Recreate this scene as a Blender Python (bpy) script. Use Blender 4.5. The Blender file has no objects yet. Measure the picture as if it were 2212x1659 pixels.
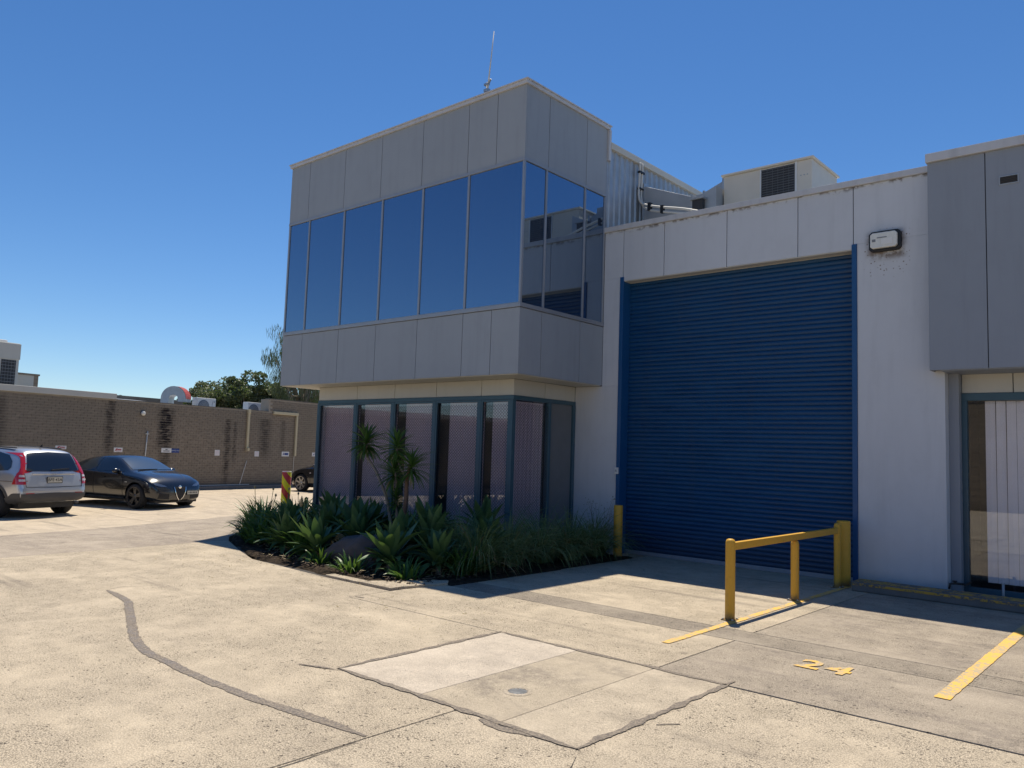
import bpy, bmesh, math, random
from mathutils import Vector, Matrix, noise
from mathutils.bvhtree import BVHTree
R = math.radians
random.seed(7)
sc = bpy.context.scene
C = sc.collection

# ------------------------------------------------------------------ camera, sky, sun, exposure
cam_d = bpy.data.cameras.new('camera'); cam = bpy.data.objects.new('camera', cam_d); C.objects.link(cam)
cam_d.sensor_width = 36.0; cam_d.lens = 36.0*1717.6/2212.0
cam_d.clip_start = 0.05; cam_d.clip_end = 3000
yaw, pit, rol = R(41.252), R(4.891), R(1.896)
f_ = Vector((-math.sin(yaw)*math.cos(pit), math.cos(yaw)*math.cos(pit), math.sin(pit)))
r_ = Vector((math.cos(yaw), math.sin(yaw), 0)); u_ = r_.cross(f_)
r2 = r_*math.cos(rol)+u_*math.sin(rol); u2 = u_*math.cos(rol)-r_*math.sin(rol)
mw = Matrix((r2, u2, -f_)).transposed().to_4x4(); mw.translation = (0, 0, 1.8)
cam.matrix_world = mw
sc.camera = cam

SUN = Vector((-0.229, 0.333, 1.0)).normalized()
w = bpy.data.worlds.new('World'); sc.world = w; w.use_nodes = True
wn = w.node_tree
sky = wn.nodes.new('ShaderNodeTexSky'); sky.sky_type = 'NISHITA'; sky.sun_disc = False
sky.sun_elevation = math.asin(SUN.z); sky.sun_rotation = math.atan2(SUN.x, SUN.y)
sky.altitude = 300; sky.air_density = 0.9; sky.dust_density = 0.05; sky.ozone_density = 4.5
bg = wn.nodes['Background']; bg.inputs[1].default_value = 0.108
hs = wn.nodes.new('ShaderNodeHueSaturation'); hs.inputs['Saturation'].default_value = 1.20; hs.inputs['Hue'].default_value = 0.503      # phone camera colour
wn.links.new(sky.outputs[0], hs.inputs['Color']); wn.links.new(hs.outputs[0], bg.inputs[0])
sd = bpy.data.lights.new('sun', 'SUN'); so = bpy.data.objects.new('sun', sd); C.objects.link(so)
sd.energy = 5.0; sd.angle = R(0.53); sd.color = (1.0, 0.915, 0.77)
so.rotation_euler = SUN.to_track_quat('Z', 'Y').to_euler(); so.location = (-10, 10, 40)
vs = sc.view_settings
vs.view_transform = 'Standard'; vs.look = 'None'; vs.gamma = 1; vs.exposure = 0.14; vs.use_curve_mapping = False
sc.cycles.max_bounces = 8; sc.cycles.transparent_max_bounces = 12

# ------------------------------------------------------------------ node + material helpers
class NT:
    def __init__(s, name):
        s.m = bpy.data.materials.new(name); s.m.use_nodes = True; s.t = s.m.node_tree
        s.b = s.t.nodes['Principled BSDF']; s.out = s.t.nodes['Material Output']
    def n(s, typ, **kw):
        nd = s.t.nodes.new('ShaderNode'+typ)
        for k, v in kw.items(): setattr(nd, k, v)
        return nd
    def put(s, sock, v):
        if isinstance(v, bpy.types.NodeSocket): s.t.links.new(v, sock)
        else:
            try: sock.default_value = v
            except Exception: sock.default_value = (*v, 1.0)
    def math(s, op, a, b=0.0, c=None, clamp=False):
        nd = s.n('Math', operation=op); nd.use_clamp = clamp
        s.put(nd.inputs[0], a); s.put(nd.inputs[1], b)
        if c is not None: s.put(nd.inputs[2], c)
        return nd.outputs[0]
    def mapr(s, v, a, b, c=0.0, d=1.0):
        nd = s.n('MapRange', clamp=True); nd.interpolation_type = 'SMOOTHSTEP'
        s.put(nd.inputs[0], v); 
        for i, x in enumerate((a, b, c, d)): nd.inputs[i+1].default_value = x
        return nd.outputs[0]
    def mix(s, f, a, b, blend='MIX'):
        nd = s.n('Mix', data_type='RGBA', blend_type=blend)
        s.put(nd.inputs[0], f); s.put(nd.inputs[6], a); s.put(nd.inputs[7], b)
        return nd.outputs[2]
    def pos(s): return s.n('NewGeometry').outputs['Position']
    def obj(s): return s.n('TexCoord').outputs['Object']
    def vscale(s, v, sc3, rot=(0, 0, 0)):
        nd = s.n('Mapping'); s.t.links.new(v, nd.inputs[0]); nd.inputs['Scale'].default_value = sc3; nd.inputs['Rotation'].default_value = rot
        return nd.outputs[0]
    def noise(s, v, scale, detail=4, rough=0.55, dist=0.0):
        nd = s.n('TexNoise'); s.t.links.new(v, nd.inputs['Vector'])
        nd.inputs['Scale'].default_value = scale; nd.inputs['Detail'].default_value = detail
        nd.inputs['Roughness'].default_value = rough; nd.inputs['Distortion'].default_value = dist
        return nd.outputs['Fac']
    def voro(s, v, scale, rnd=1.0):
        nd = s.n('TexVoronoi'); s.t.links.new(v, nd.inputs['Vector']); nd.inputs['Scale'].default_value = scale
        nd.inputs['Randomness'].default_value = rnd
        return nd.outputs['Distance'], nd.outputs['Color']
    def sep(s, v):
        nd = s.n('SeparateXYZ'); s.t.links.new(v, nd.inputs[0]); return nd.outputs
    def bump(s, h, strength=0.3, dist=0.01):
        nd = s.n('Bump'); s.put(nd.inputs['Height'], h); nd.inputs['Strength'].default_value = strength; nd.inputs['Distance'].default_value = dist
        s.t.links.new(nd.outputs[0], s.b.inputs['Normal'])
    def set(s, **kw):
        names = dict(color='Base Color', rough='Roughness', metal='Metallic', spec='Specular IOR Level', coat='Coat Weight', coatr='Coat Roughness', alpha='Alpha', trans='Transmission Weight', emit='Emission Color', emits='Emission Strength', sheen='Sheen Weight')
        for k, v in kw.items(): s.put(s.b.inputs[names[k]], v)
        return s

def lin(c): return tuple(x*1.0 for x in c)
def simple(name, col, rough=0.5, metal=0.0, var=0.12, scale=3.0, coat=0.0, bump=0.0, bscale=40.0, spec=0.5):
    """paint / plastic / metal with slight procedural variation and grain"""
    s = NT(name); p = s.obj()
    nz = s.noise(p, scale, 5)
    dark = tuple(c*(1-var) for c in col); lite = tuple(min(1, c*(1+var)) for c in col)
    s.set(color=s.mix(nz, (*dark, 1), (*lite, 1)), metal=metal, coat=coat, spec=spec)
    s.set(rough=s.mapr(s.noise(p, scale*2.3, 4), 0.3, 0.7, max(0.02, rough-0.06), min(1, rough+0.06)))
    if bump: s.bump(s.noise(p, bscale, 3), bump, 0.01)
    return s.m

def concrete(name, col, stain=0.5, specks=1.0, grey=0.0, seed=0.0):
    s = NT(name); p = s.pos()
    q = s.vscale(p, (1, 1, 1)); 
    big = s.noise(p, 0.55+seed*0.1, 5, 0.6, 0.3)
    mid = s.noise(p, 3.1, 6, 0.65)
    stre = s.noise(s.vscale(p, (0.5, 2.2, 1), (0, 0, 0.35)), 1.1, 5, 0.6)
    fine = s.noise(p, 55, 3, 0.7)
    c = s.mix(s.mapr(mid, 0.3, 0.72), tuple(x*0.88 for x in col), tuple(min(1, x*1.10) for x in col))
    dirt = (col[0]*0.62, col[1]*0.62, col[2]*0.66)
    c = s.mix(s.math('MULTIPLY', s.math('MULTIPLY', s.mapr(big, 0.48, 0.68), s.mapr(s.noise(p, 9, 5, 0.75), 0.35, 0.6)), stain*1.2), c, dirt)
    c = s.mix(s.math('MULTIPLY', s.math('MULTIPLY', s.mapr(stre, 0.52, 0.70), s.mapr(s.noise(p, 13, 5, 0.75), 0.35, 0.6)), stain), c, dirt)
    pale = (min(1, col[0]*1.22), min(1, col[1]*1.22), min(1, col[2]*1.24))
    c = s.mix(s.math('MULTIPLY', s.mapr(stre, 0.28, 0.42, 1, 0), 0.22), c, pale)
    c = s.mix(s.math('MULTIPLY', s.mapr(fine, 0.38, 0.62), 0.42), c, tuple(x*0.72 for x in col))
    tm = s.noise(s.vscale(p, (0.22, 3.0, 1), (0, 0, 0.5)), 0.9, 3, 0.5); tb = s.noise(p, 0.28, 2)
    c = s.mix(s.math('MULTIPLY', s.mapr(tm, 0.58, 0.68), s.mapr(tb, 0.40, 0.6, 0.05, 0.42)), c, (0.15, 0.13, 0.115))
    do, ko = s.voro(p, 1.15); ko = s.sep(ko); wbl = s.math('MULTIPLY', s.noise(p, 18, 3), 0.09)
    c = s.mix(s.math('MULTIPLY', s.mapr(s.math('ADD', do, wbl), 0.06, 0.13, 1, 0), s.mapr(ko[0], 0.62, 0.64, 0, 0.5*min(1, 0.5+stain))), c, (0.10, 0.088, 0.075))
    # exposed aggregate: dark pits and pebbles of irregular size, in drifts
    wob = s.n('VectorMath', operation='ADD'); nz = s.n('TexNoise'); s.t.links.new(p, nz.inputs['Vector']); nz.inputs['Scale'].default_value = 22; nz.inputs['Detail'].default_value = 4
    sc_ = s.n('VectorMath', operation='SCALE'); s.t.links.new(nz.outputs['Color'], sc_.inputs[0]); sc_.inputs['Scale'].default_value = 0.07
    s.t.links.new(p, wob.inputs[0]); s.t.links.new(sc_.outputs[0], wob.inputs[1])
    d1, k1 = s.voro(s.vscale(wob.outputs[0], (0.8, 1.35, 1), (0, 0, 0.4)), 34)
    k1 = s.sep(k1)
    m1 = s.math('MULTIPLY', s.math('MULTIPLY', s.mapr(s.math('ADD', d1, s.math('MULTIPLY', k1[1], 0.14)), 0.24, 0.44, 1, 0), s.mapr(k1[0], 0.55, 0.60)), s.math('ADD', 0.5, s.math('MULTIPLY', k1[2], 0.9)))
    d2, k2 = s.voro(wob.outputs[0], 75)
    m2 = s.math('MULTIPLY', s.mapr(d2, 0.15, 0.42, 1, 0), s.mapr(s.sep(k2)[1], 0.6, 0.75))
    grit = s.mapr(s.noise(p, 95, 5, 0.75), 0.50, 0.58, 0, 0.8)
    patch = s.math('MULTIPLY', s.mapr(s.noise(p, 1.0, 4, 0.65), 0.34, 0.60, 0.35, 1.0), s.mapr(s.noise(p, 5.5, 3), 0.3, 0.6, 0.6, 1.0))
    m = s.math('MULTIPLY', s.math('MAXIMUM', m1, s.math('MULTIPLY', s.math('MAXIMUM', m2, grit), 0.7)), s.math('MULTIPLY', patch, 1.0*specks), clamp=True)
    c = s.mix(m, c, (0.075, 0.062, 0.05))
    lp, kp = s.voro(wob.outputs[0], 48); pe = s.math('MULTIPLY', s.mapr(lp, 0.15, 0.3, 1, 0), s.mapr(s.sep(kp)[0], 0.84, 0.88))
    c = s.mix(s.math('MULTIPLY', pe, 0.45*min(1, specks)), c, (0.66, 0.58, 0.46))
    s.set(color=c, rough=0.85, spec=0.25)
    s.bump(s.math('SUBTRACT', s.math('MULTIPLY', fine, 0.6), s.math('MULTIPLY', m, 0.9)), 0.6, 0.015)
    return s.m

def glossmix(name, dark, gcol, fac, rough=0.015, fres=0.35, wav=0.0):
    """reflective tinted glass: a dark body under a coated mirror film"""
    s = NT(name)
    s.set(color=dark, rough=0.3, spec=0.2)
    g = s.n('BsdfGlossy'); g.inputs['Color'].default_value = (*gcol, 1); g.inputs['Roughness'].default_value = rough
    if wav:
        bp = s.n('Bump'); bp.inputs['Strength'].default_value = wav; bp.inputs['Distance'].default_value = 0.02
        s.t.links.new(s.noise(s.pos(), 0.9, 2), bp.inputs['Height']); s.t.links.new(bp.outputs[0], g.inputs['Normal'])
    if wav:
        px_ = s.sep(s.pos()); st_ = s.math('FRACT', s.math('MULTIPLY', s.math('ADD', px_[0], px_[1]), 7.9)); rn = s.n('ObjectInfo').outputs['Random']
        s.set(color=s.mix(s.math('MULTIPLY', s.mapr(st_, 0.05, 0.2), s.math('ADD', 0.22, s.math('MULTIPLY', rn, 0.22))), (*dark, 1), (0.05, 0.065, 0.085, 1)))
    lw = s.n('LayerWeight'); lw.inputs['Blend'].default_value = 0.3
    f = s.math('ADD', fac, s.math('MULTIPLY', lw.outputs['Fresnel'], fres), clamp=True)
    mx = s.n('MixShader'); s.t.links.new(f, mx.inputs[0]); s.t.links.new(s.b.outputs[0], mx.inputs[1]); s.t.links.new(g.outputs[0], mx.inputs[2])
    s.t.links.new(mx.outputs[0], s.out.inputs[0])
    return s.m
def clearglass(name, tint, gfac=0.12, fres=1.0):
    s = NT(name); s.t.nodes.remove(s.b)
    tr = s.n('BsdfTransparent'); tr.inputs[0].default_value = (*tint, 1)
    g = s.n('BsdfGlossy'); g.inputs['Roughness'].default_value = 0.01; g.inputs['Color'].default_value = (0.9, 0.93, 0.95, 1)
    lw = s.n('LayerWeight'); lw.inputs['Blend'].default_value = 0.5
    f = s.math('ADD', gfac, s.math('MULTIPLY', s.math('POWER', lw.outputs['Facing'], 4.0), fres), clamp=True)
    mx = s.n('MixShader'); s.t.links.new(f, mx.inputs[0]); s.t.links.new(tr.outputs[0], mx.inputs[1]); s.t.links.new(g.outputs[0], mx.inputs[2])
    s.t.links.new(mx.outputs[0], s.out.inputs[0])
    return s.m
def leafmat(name, a, b, tip=None, rough=0.45, trans=0.25):
    s = NT(name); p = s.obj()
    rnd = s.n('NewGeometry').outputs['Random Per Island']; ro = s.n('ObjectInfo').outputs['Random']
    nz = s.noise(s.pos(), 5, 3)
    f = s.math('ADD', s.math('ADD', s.math('MULTIPLY', rnd, 0.65), s.math('MULTIPLY', ro, 0.25)), s.math('SUBTRACT', s.math('MULTIPLY', nz, 0.7), 0.25), clamp=True)
    col = s.mix(f, a, b)
    s.set(color=col, rough=rough, spec=0.35)
    tl = s.n('BsdfTranslucent'); s.t.links.new(s.mix(0.5, col, (0.25, 0.4, 0.05, 1)), tl.inputs[0])
    mx = s.n('MixShader'); mx.inputs[0].default_value = trans
    s.t.links.new(s.b.outputs[0], mx.inputs[1]); s.t.links.new(tl.outputs[0], mx.inputs[2]); s.t.links.new(mx.outputs[0], s.out.inputs[0])
    return s.m

# ------------------------------------------------------------------ mesh helpers
class MB:
    def __init__(s): s.v = []; s.f = []; s.mi = []
    def add(s, vs_, fs, mi=0):
        o = len(s.v); s.v += [tuple(v) for v in vs_]; s.f += [tuple(i+o for i in f) for f in fs]; s.mi += [mi]*len(fs); return s
    def box(s, x0, y0, z0, x1, y1, z1, mi=0):
        v = [(x0,y0,z0),(x1,y0,z0),(x1,y1,z0),(x0,y1,z0),(x0,y0,z1),(x1,y0,z1),(x1,y1,z1),(x0,y1,z1)]
        return s.add(v, [(0,3,2,1),(4,5,6,7),(0,1,5,4),(1,2,6,5),(2,3,7,6),(3,0,4,7)], mi)
    def obox(s, c, ax, ay, az, mi=0):
        c, ax, ay, az = map(Vector, (c, ax, ay, az)); v = []
        for k in (-1, 1):
            for (i, j) in ((-1,-1),(1,-1),(1,1),(-1,1)): v.append(c+ax*i+ay*j+az*k)
        return s.add(v, [(0,3,2,1),(4,5,6,7),(0,1,5,4),(1,2,6,5),(2,3,7,6),(3,0,4,7)], mi)
    def bar(s, a, b, wd, hg, up=(0, 0, 1), mi=0):
        a, b = Vector(a), Vector(b); d = (b-a); l = d.length; d.normalize(); up = Vector(up)
        sd_ = d.cross(up).normalized(); up2 = sd_.cross(d)
        return s.obox((a+b)/2, d*l/2, sd_*wd/2, up2*hg/2, mi)
    def tube(s, pts, rad, n=10, cap=True, mi=0):
        pts = [Vector(p) for p in pts]; rs = rad if isinstance(rad, (list, tuple)) else [rad]*len(pts)
        rings = []; prev = None
        for i, p in enumerate(pts):
            d = (pts[min(i+1, len(pts)-1)]-pts[max(i-1, 0)]).normalized()
            if prev is None:
                a = d.orthogonal().normalized()
            else:
                a = (prev-d*prev.dot(d)).normalized()
            prev = a; b = d.cross(a)
            rings.append([p+(a*math.cos(2*math.pi*k/n)+b*math.sin(2*math.pi*k/n))*rs[i] for k in range(n)])
        v = [q for r in rings for q in r]; f = []
        for i in range(len(pts)-1):
            for k in range(n):
                f.append((i*n+k, i*n+(k+1) % n, (i+1)*n+(k+1) % n, (i+1)*n+k))
        if cap: f.append(tuple(range(n-1, -1, -1))); f.append(tuple((len(pts)-1)*n+k for k in range(n)))
        return s.add(v, f, mi)
    def lathe(s, prof, c=(0, 0, 0), axis='z', n=24, mi=0, a0=0.0, a1=2*math.pi):
        full = abs(a1-a0-2*math.pi) < 1e-6; m = n if full else n+1
        v = []; c = Vector(c)
        for (r, h) in prof:
            for k in range(m):
                a = a0+(a1-a0)*k/n; x, y = r*math.cos(a), r*math.sin(a)
                v.append(c+Vector({'z': (x, y, h), 'y': (x, h, y), 'x': (h, x, y)}[axis]))
        f = []
        for i in range(len(prof)-1):
            for k in range(n):
                q = (i*m+k, i*m+(k+1) % m, (i+1)*m+(k+1) % m, (i+1)*m+k)
                f.append(q)
        return s.add(v, f, mi)
    def prism(s, poly, z0, z1, mi=0, to3=None):
        n = len(poly); to3 = to3 or (lambda a, b, h: (a, b, h))
        v = [to3(a, b, z0) for a, b in poly]+[to3(a, b, z1) for a, b in poly]
        f = [tuple(range(n-1, -1, -1)), tuple(range(n, 2*n))]+[(i, (i+1) % n, n+(i+1) % n, n+i) for i in range(n)]
        return s.add(v, f, mi)
    def mesh(s, name, mats, smooth=False):
        me = bpy.data.meshes.new(name); me.from_pydata(s.v, [], s.f)
        for m in (mats if isinstance(mats, (list, tuple)) else [mats]): me.materials.append(m)
        if any(s.mi): me.polygons.foreach_set('material_index', s.mi)
        if smooth: me.polygons.foreach_set('use_smooth', [True]*len(me.polygons))
        me.update(); return me
    def build(s, name, mats, parent=None, smooth=False, bevel=0.0, fix=False, **kw):
        me = s.mesh(name, mats, smooth)
        if fix:
            bm = bmesh.new(); bm.from_mesh(me); bmesh.ops.recalc_face_normals(bm, faces=bm.faces); bm.to_mesh(me); bm.free()
        o = link(name, me, parent)
        if bevel:
            b = o.modifiers.new('bevel', 'BEVEL'); b.width = bevel; b.segments = 2; b.limit_method = 'ANGLE'; b.angle_limit = R(40)
        for k, v in kw.items(): o[k] = v
        return o
def link(name, me, parent=None, loc=None, rot=None):
    o = bpy.data.objects.new(name, me); C.objects.link(o)
    if parent is not None: o.parent = parent
    if loc is not None: o.location = loc
    if rot is not None: o.rotation_euler = rot
    return o
def thing(name, label, cat, loc=(0, 0, 0), rz=0.0, group=None):
    o = bpy.data.objects.new(name, None); C.objects.link(o); o.location = loc; o.rotation_euler = (0, 0, rz); o.empty_display_size = 0.2
    o['label'] = label; o['category'] = cat
    if group: o['group'] = group
    return o
def tag(o, label, cat, group=None):
    o['label'] = label; o['category'] = cat
    if group: o['group'] = group
    return o
def smooth_angle(me, ang=35):
    me.polygons.foreach_set('use_smooth', [True]*len(me.polygons)); me.set_sharp_from_angle(angle=R(ang))
def text_mesh(txt, size, mat, bold=0.0, spacing=1.0):
    cu = bpy.data.curves.new('txt', 'FONT'); cu.body = txt; cu.size = size; cu.align_x = 'CENTER'; cu.align_y = 'CENTER'; cu.offset = bold; cu.space_character = spacing
    cu.resolution_u = 4
    o = bpy.data.objects.new('txt', cu); C.objects.link(o)
    dg = bpy.context.evaluated_depsgraph_get(); me = bpy.data.meshes.new_from_object(o.evaluated_get(dg))
    bpy.data.objects.remove(o); me.materials.clear(); me.materials.append(mat); me.name = 'lettering'
    return me
def offset_poly(poly, d):
    n = len(poly); out = []
    for i in range(n):
        p0, p1, p2 = Vector(poly[i-1]), Vector(poly[i]), Vector(poly[(i+1) % n])
        e1 = (p1-p0).normalized(); e2 = (p2-p1).normalized()
        n1 = Vector((-e1.y, e1.x)); n2 = Vector((-e2.y, e2.x)); bis = n1+n2
        k = d/max(0.3, 1+n1.dot(n2)); out.append(tuple(p1+bis*k))
    return out

# ------------------------------------------------------------------ materials
M = {}
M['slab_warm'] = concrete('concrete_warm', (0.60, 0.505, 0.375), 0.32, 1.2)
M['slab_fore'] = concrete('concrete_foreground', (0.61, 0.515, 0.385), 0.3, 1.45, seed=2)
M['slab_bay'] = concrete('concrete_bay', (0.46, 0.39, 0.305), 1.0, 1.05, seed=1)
M['slab_strip'] = concrete('concrete_strip', (0.41, 0.35, 0.275), 0.7, 1.4, seed=3)
M['slab_lane'] = concrete('concrete_lane', (0.45, 0.38, 0.30), 0.8, 0.7, seed=4)
M['slab_lot'] = concrete('concrete_lot', (0.57, 0.475, 0.355), 0.6, 0.4, seed=5)
M['patch_pale'] = concrete('patch_pale', (0.62, 0.535, 0.43), 0.3, 0.5, seed=6)
M['patch_mott'] = concrete('patch_mottled', (0.52, 0.44, 0.33), 1.0, 0.6, seed=7)
M['patch_plain'] = concrete('patch_plain', (0.56, 0.475, 0.36), 0.4, 0.7, seed=8)
M['joint'] = simple('joint_filler', (0.055, 0.048, 0.042), 0.9)
s = NT('crack_sealant'); p = s.pos(); n1 = s.noise(p, 6, 5, 0.7); n2 = s.noise(p, 70, 4, 0.7)
s.set(color=s.mix(s.mapr(n2, 0.42, 0.62), s.mix(n1, (0.10, 0.083, 0.072, 1), (0.19, 0.16, 0.135, 1)), (0.30, 0.25, 0.19, 1)), rough=s.mapr(n1, 0.35, 0.65, 0.45, 0.9), spec=0.3); s.bump(n2, 0.6, 0.006); M['tar'] = s.m
M['earth'] = simple('ground_earth', (0.22, 0.19, 0.13), 0.95, var=0.3, scale=0.4)
s = NT('garden_soil'); p = s.pos(); nz = s.noise(p, 14, 6, 0.7)
s.set(color=s.mix(s.mapr(nz, 0.35, 0.68), (0.018, 0.014, 0.010, 1), (0.075, 0.055, 0.038, 1)), rough=0.95, spec=0.1); s.bump(nz, 0.9, 0.05); M['soil'] = s.m

def facade(name, col, grime=0.15, stain_lamp=False, rough=0.55):
    s = NT(name); p = s.pos(); z = s.sep(p)
    n1 = s.noise(p, 0.7, 4); n2 = s.noise(s.vscale(p, (5, 5, 0.5)), 1.4, 5, 0.6); n3 = s.noise(p, 60, 2)
    c = s.mix(n1, tuple(x*0.95 for x in col), tuple(min(1, x*1.05) for x in col))
    c = s.mix(s.math('MULTIPLY', s.mapr(n2, 0.46, 0.75), grime*1.8, clamp=True), c, tuple(x*0.66 for x in col))
    c = s.mix(s.math('MULTIPLY', s.mapr(s.noise(p, 2.6, 5, 0.65), 0.45, 0.7), 0.16), c, tuple(x*0.78 for x in col))
    rnd = s.n('ObjectInfo').outputs['Random']
    c = s.mix(s.math('MULTIPLY', rnd, 0.16), c, tuple(x*0.72 for x in col))
    if stain_lamp:
        # insect dirt and rust spots round the bulkhead light, grime under the capping, darker towards the foot
        dx = s.math('ADD', z[0], 3.565); dz = s.math('ADD', z[2], -5.15)
        ax = s.math('ABSOLUTE', dx)
        near = s.math('MULTIPLY', s.mapr(ax, 0.20, 0.42, 1, 0), s.math('MULTIPLY', s.mapr(dz, -0.75, -0.12, 0, 1), s.mapr(dz, 0.05, 0.28, 1, 0)))
        d, k = s.voro(p, 22); sp = s.math('MULTIPLY', s.mapr(d, 0.16, 0.32, 1, 0), s.mapr(s.sep(k)[0], 0.55, 0.65))
        c = s.mix(s.math('MULTIPLY', sp, s.mapr(near, 0.05, 0.6, 0, 0.75)), c, (0.13, 0.075, 0.04, 1))
        halo = s.math('MULTIPLY', s.mapr(ax, 0.19, 0.33, 1, 0), s.mapr(s.math('ABSOLUTE', s.math('ADD', dz, 0.05)), 0.15, 0.27, 1, 0))
        c = s.mix(s.math('MULTIPLY', s.math('MULTIPLY', halo, s.mapr(s.noise(p, 9, 4), 0.3, 0.6)), 0.8), c, (0.13, 0.08, 0.045, 1))
        e = s.math('MULTIPLY', s.mapr(s.math('ADD', z[2], s.math('MULTIPLY', s.noise(p, 5, 4), 0.12)), 6.08, 6.15), s.mapr(s.noise(p, 11, 3), 0.45, 0.6))
        c = s.mix(s.math('MULTIPLY', e, 0.8), c, (0.12, 0.09, 0.07, 1))
        b = s.mapr(s.math('ADD', z[2], s.math('MULTIPLY', s.noise(p, 6, 4), 0.15)), 0.1, 0.35, 0.5, 0)
        c = s.mix(b, c, tuple(x*0.55 for x in col))
    s.set(color=c, rough=rough, spec=0.3); s.bump(n3, 0.06, 0.004)
    return s.m
M['panel'] = facade('grey_panel_paint', (0.34, 0.363, 0.388), 0.12)
M['panel_dark'] = facade('dark_grey_panel_paint', (0.285, 0.31, 0.35), 0.12)
M['whitewall'] = facade('white_wall_paint', (0.595, 0.612, 0.64), 0.10, True)
M['cream'] = facade('cream_panel_paint', (0.55, 0.535, 0.48), 0.08)
M['cap'] = facade('capping_paint', (0.56, 0.56, 0.57), 0.25, rough=0.4)
M['substrate'] = simple('dark_substrate', (0.03, 0.03, 0.033), 0.8)
M['alum'] = simple('grey_aluminium', (0.33, 0.34, 0.36), 0.4, 0.3, scale=4)
M['teal'] = simple('teal_frame_paint', (0.045, 0.10, 0.135), 0.4, scale=5)
M['grill'] = simple('grille_wire', (0.02, 0.022, 0.028), 0.6)
M['mirror'] = glossmix('reflective_window_glass', (0.004, 0.010, 0.03), (0.44, 0.58, 0.76), 0.46, 0.010, 0.3, 0.035)
M['shopglass'] = clearglass('shop_glass', (0.96, 0.95, 0.96), 0.085, 1.0)
M['curtain'] = simple('mauve_curtain', (0.72, 0.60, 0.64), 0.9, scale=1.5)
M['blind'] = simple('white_blind', (0.88, 0.88, 0.88), 0.8, scale=2)
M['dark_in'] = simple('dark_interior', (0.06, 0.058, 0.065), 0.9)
s = NT('blue_roller_paint'); p = s.pos(); x = s.sep(p); rnd = s.n('ObjectInfo').outputs['Random']
n1 = s.noise(s.vscale(p, (1.0, 1.0, 6.0)), 1.1, 5, 0.6); n2 = s.noise(p, 26, 4, 0.7); n3 = s.noise(s.vscale(p, (7, 1, 0.35)), 1.0, 4)
c = s.mix(s.mapr(n1, 0.3, 0.7), (0.0018, 0.042, 0.128, 1), (0.004, 0.060, 0.165, 1)); c = s.mix(s.math('MULTIPLY', rnd, 0.2), c, (0.012, 0.066, 0.15, 1))
c = s.mix(s.math('MULTIPLY', s.mapr(n3, 0.50, 0.72), 0.16), c, (0.035, 0.06, 0.10, 1))
dirt = s.math('MULTIPLY', s.mapr(s.math('ADD', x[2], s.math('MULTIPLY', n2, 0.5)), 0.25, 0.95, 0.5, 0), 1.0)
c = s.mix(dirt, c, (0.045, 0.05, 0.055, 1)); c = s.mix(s.mapr(n2, 0.68, 0.76, 0, 0.35), c, (0.10, 0.13, 0.17, 1))
s.set(color=c, rough=s.mapr(n1, 0.3, 0.7, 0.36, 0.5), spec=0.4); M['blue_door'] = s.m
M['blue_jamb'] = simple('blue_jamb_paint', (0.006, 0.075, 0.215), 0.45, scale=2)
M['sillgrey'] = simple('sill_grey', (0.30, 0.30, 0.32), 0.7)
s = NT('yellow_safety_paint'); p = s.pos(); nz = s.noise(p, 16, 6, 0.7); n2 = s.noise(p, 3, 4)
zz = s.sep(p)[2]; n4 = s.noise(s.vscale(p, (9, 9, 1.2)), 2.0, 4)
cy = s.mix(s.mapr(nz, 0.60, 0.68, 0, 0.55), s.mix(n2, (0.60, 0.32, 0.03, 1), (0.70, 0.40, 0.05, 1)), (0.33, 0.18, 0.05, 1))
cy = s.mix(s.mapr(n4, 0.58, 0.72, 0, 0.35), cy, (0.42, 0.28, 0.10, 1)); cy = s.mix(s.mapr(s.noise(p, 38, 5, 0.7), 0.66, 0.70, 0, 0.8), cy, (0.16, 0.10, 0.06, 1))
cy = s.mix(s.mapr(s.math('ADD', zz, s.math('MULTIPLY', nz, 0.16)), 0.08, 0.20, 0.85, 0), cy, (0.13, 0.09, 0.06, 1))
s.set(color=cy, rough=0.5, spec=0.35); M['yellow'] = s.m
def worn_paint(name, col, under, amt):
    s = NT(name); p = s.pos(); nz = s.noise(p, 24, 6, 0.75); n2 = s.noise(p, 4, 4)
    f = s.mapr(s.math('ADD', nz, s.math('MULTIPLY', n2, 0.5)), 0.75-amt, 0.82-amt)
    s.set(color=s.mix(f, col, under), rough=0.75, spec=0.25); s.bump(nz, 0.2, 0.004); return s.m
M['line'] = worn_paint('yellow_line_paint', (0.78, 0.47, 0.10, 1), (0.45, 0.37, 0.25, 1), 0.02)
M['kerbtop'] = worn_paint('peeling_yellow_kerb', (0.55, 0.33, 0.06, 1), (0.15, 0.14, 0.13, 1), 0.05)
M['kerb'] = simple('old_kerb_concrete', (0.17, 0.16, 0.15), 0.9, var=0.3, scale=6)
M['black'] = simple('black_plastic', (0.012, 0.012, 0.014), 0.5)
M['lens'] = simple('lamp_lens', (0.70, 0.69, 0.63), 0.25, scale=6)
M['galv'] = simple('galvanised_steel', (0.42, 0.44, 0.46), 0.42, 0.55, var=0.25, scale=5)
M['duct'] = simple('grey_duct_sheet', (0.38, 0.40, 0.42), 0.45, 0.25, var=0.22, scale=2)
M['duct2'] = simple('weathered_guard_wire', (0.13, 0.135, 0.14), 0.6)
M['offwhite'] = simple('offwhite_sheet', (0.66, 0.60, 0.50), 0.5, var=0.1, scale=3)
M['white'] = simple('white_sheet', (0.72, 0.71, 0.68), 0.5, var=0.08)
M['pipe'] = simple('white_conduit', (0.62, 0.60, 0.55), 0.5)
M['creampipe'] = simple('cream_downpipe', (0.55, 0.47, 0.30), 0.5)
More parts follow.
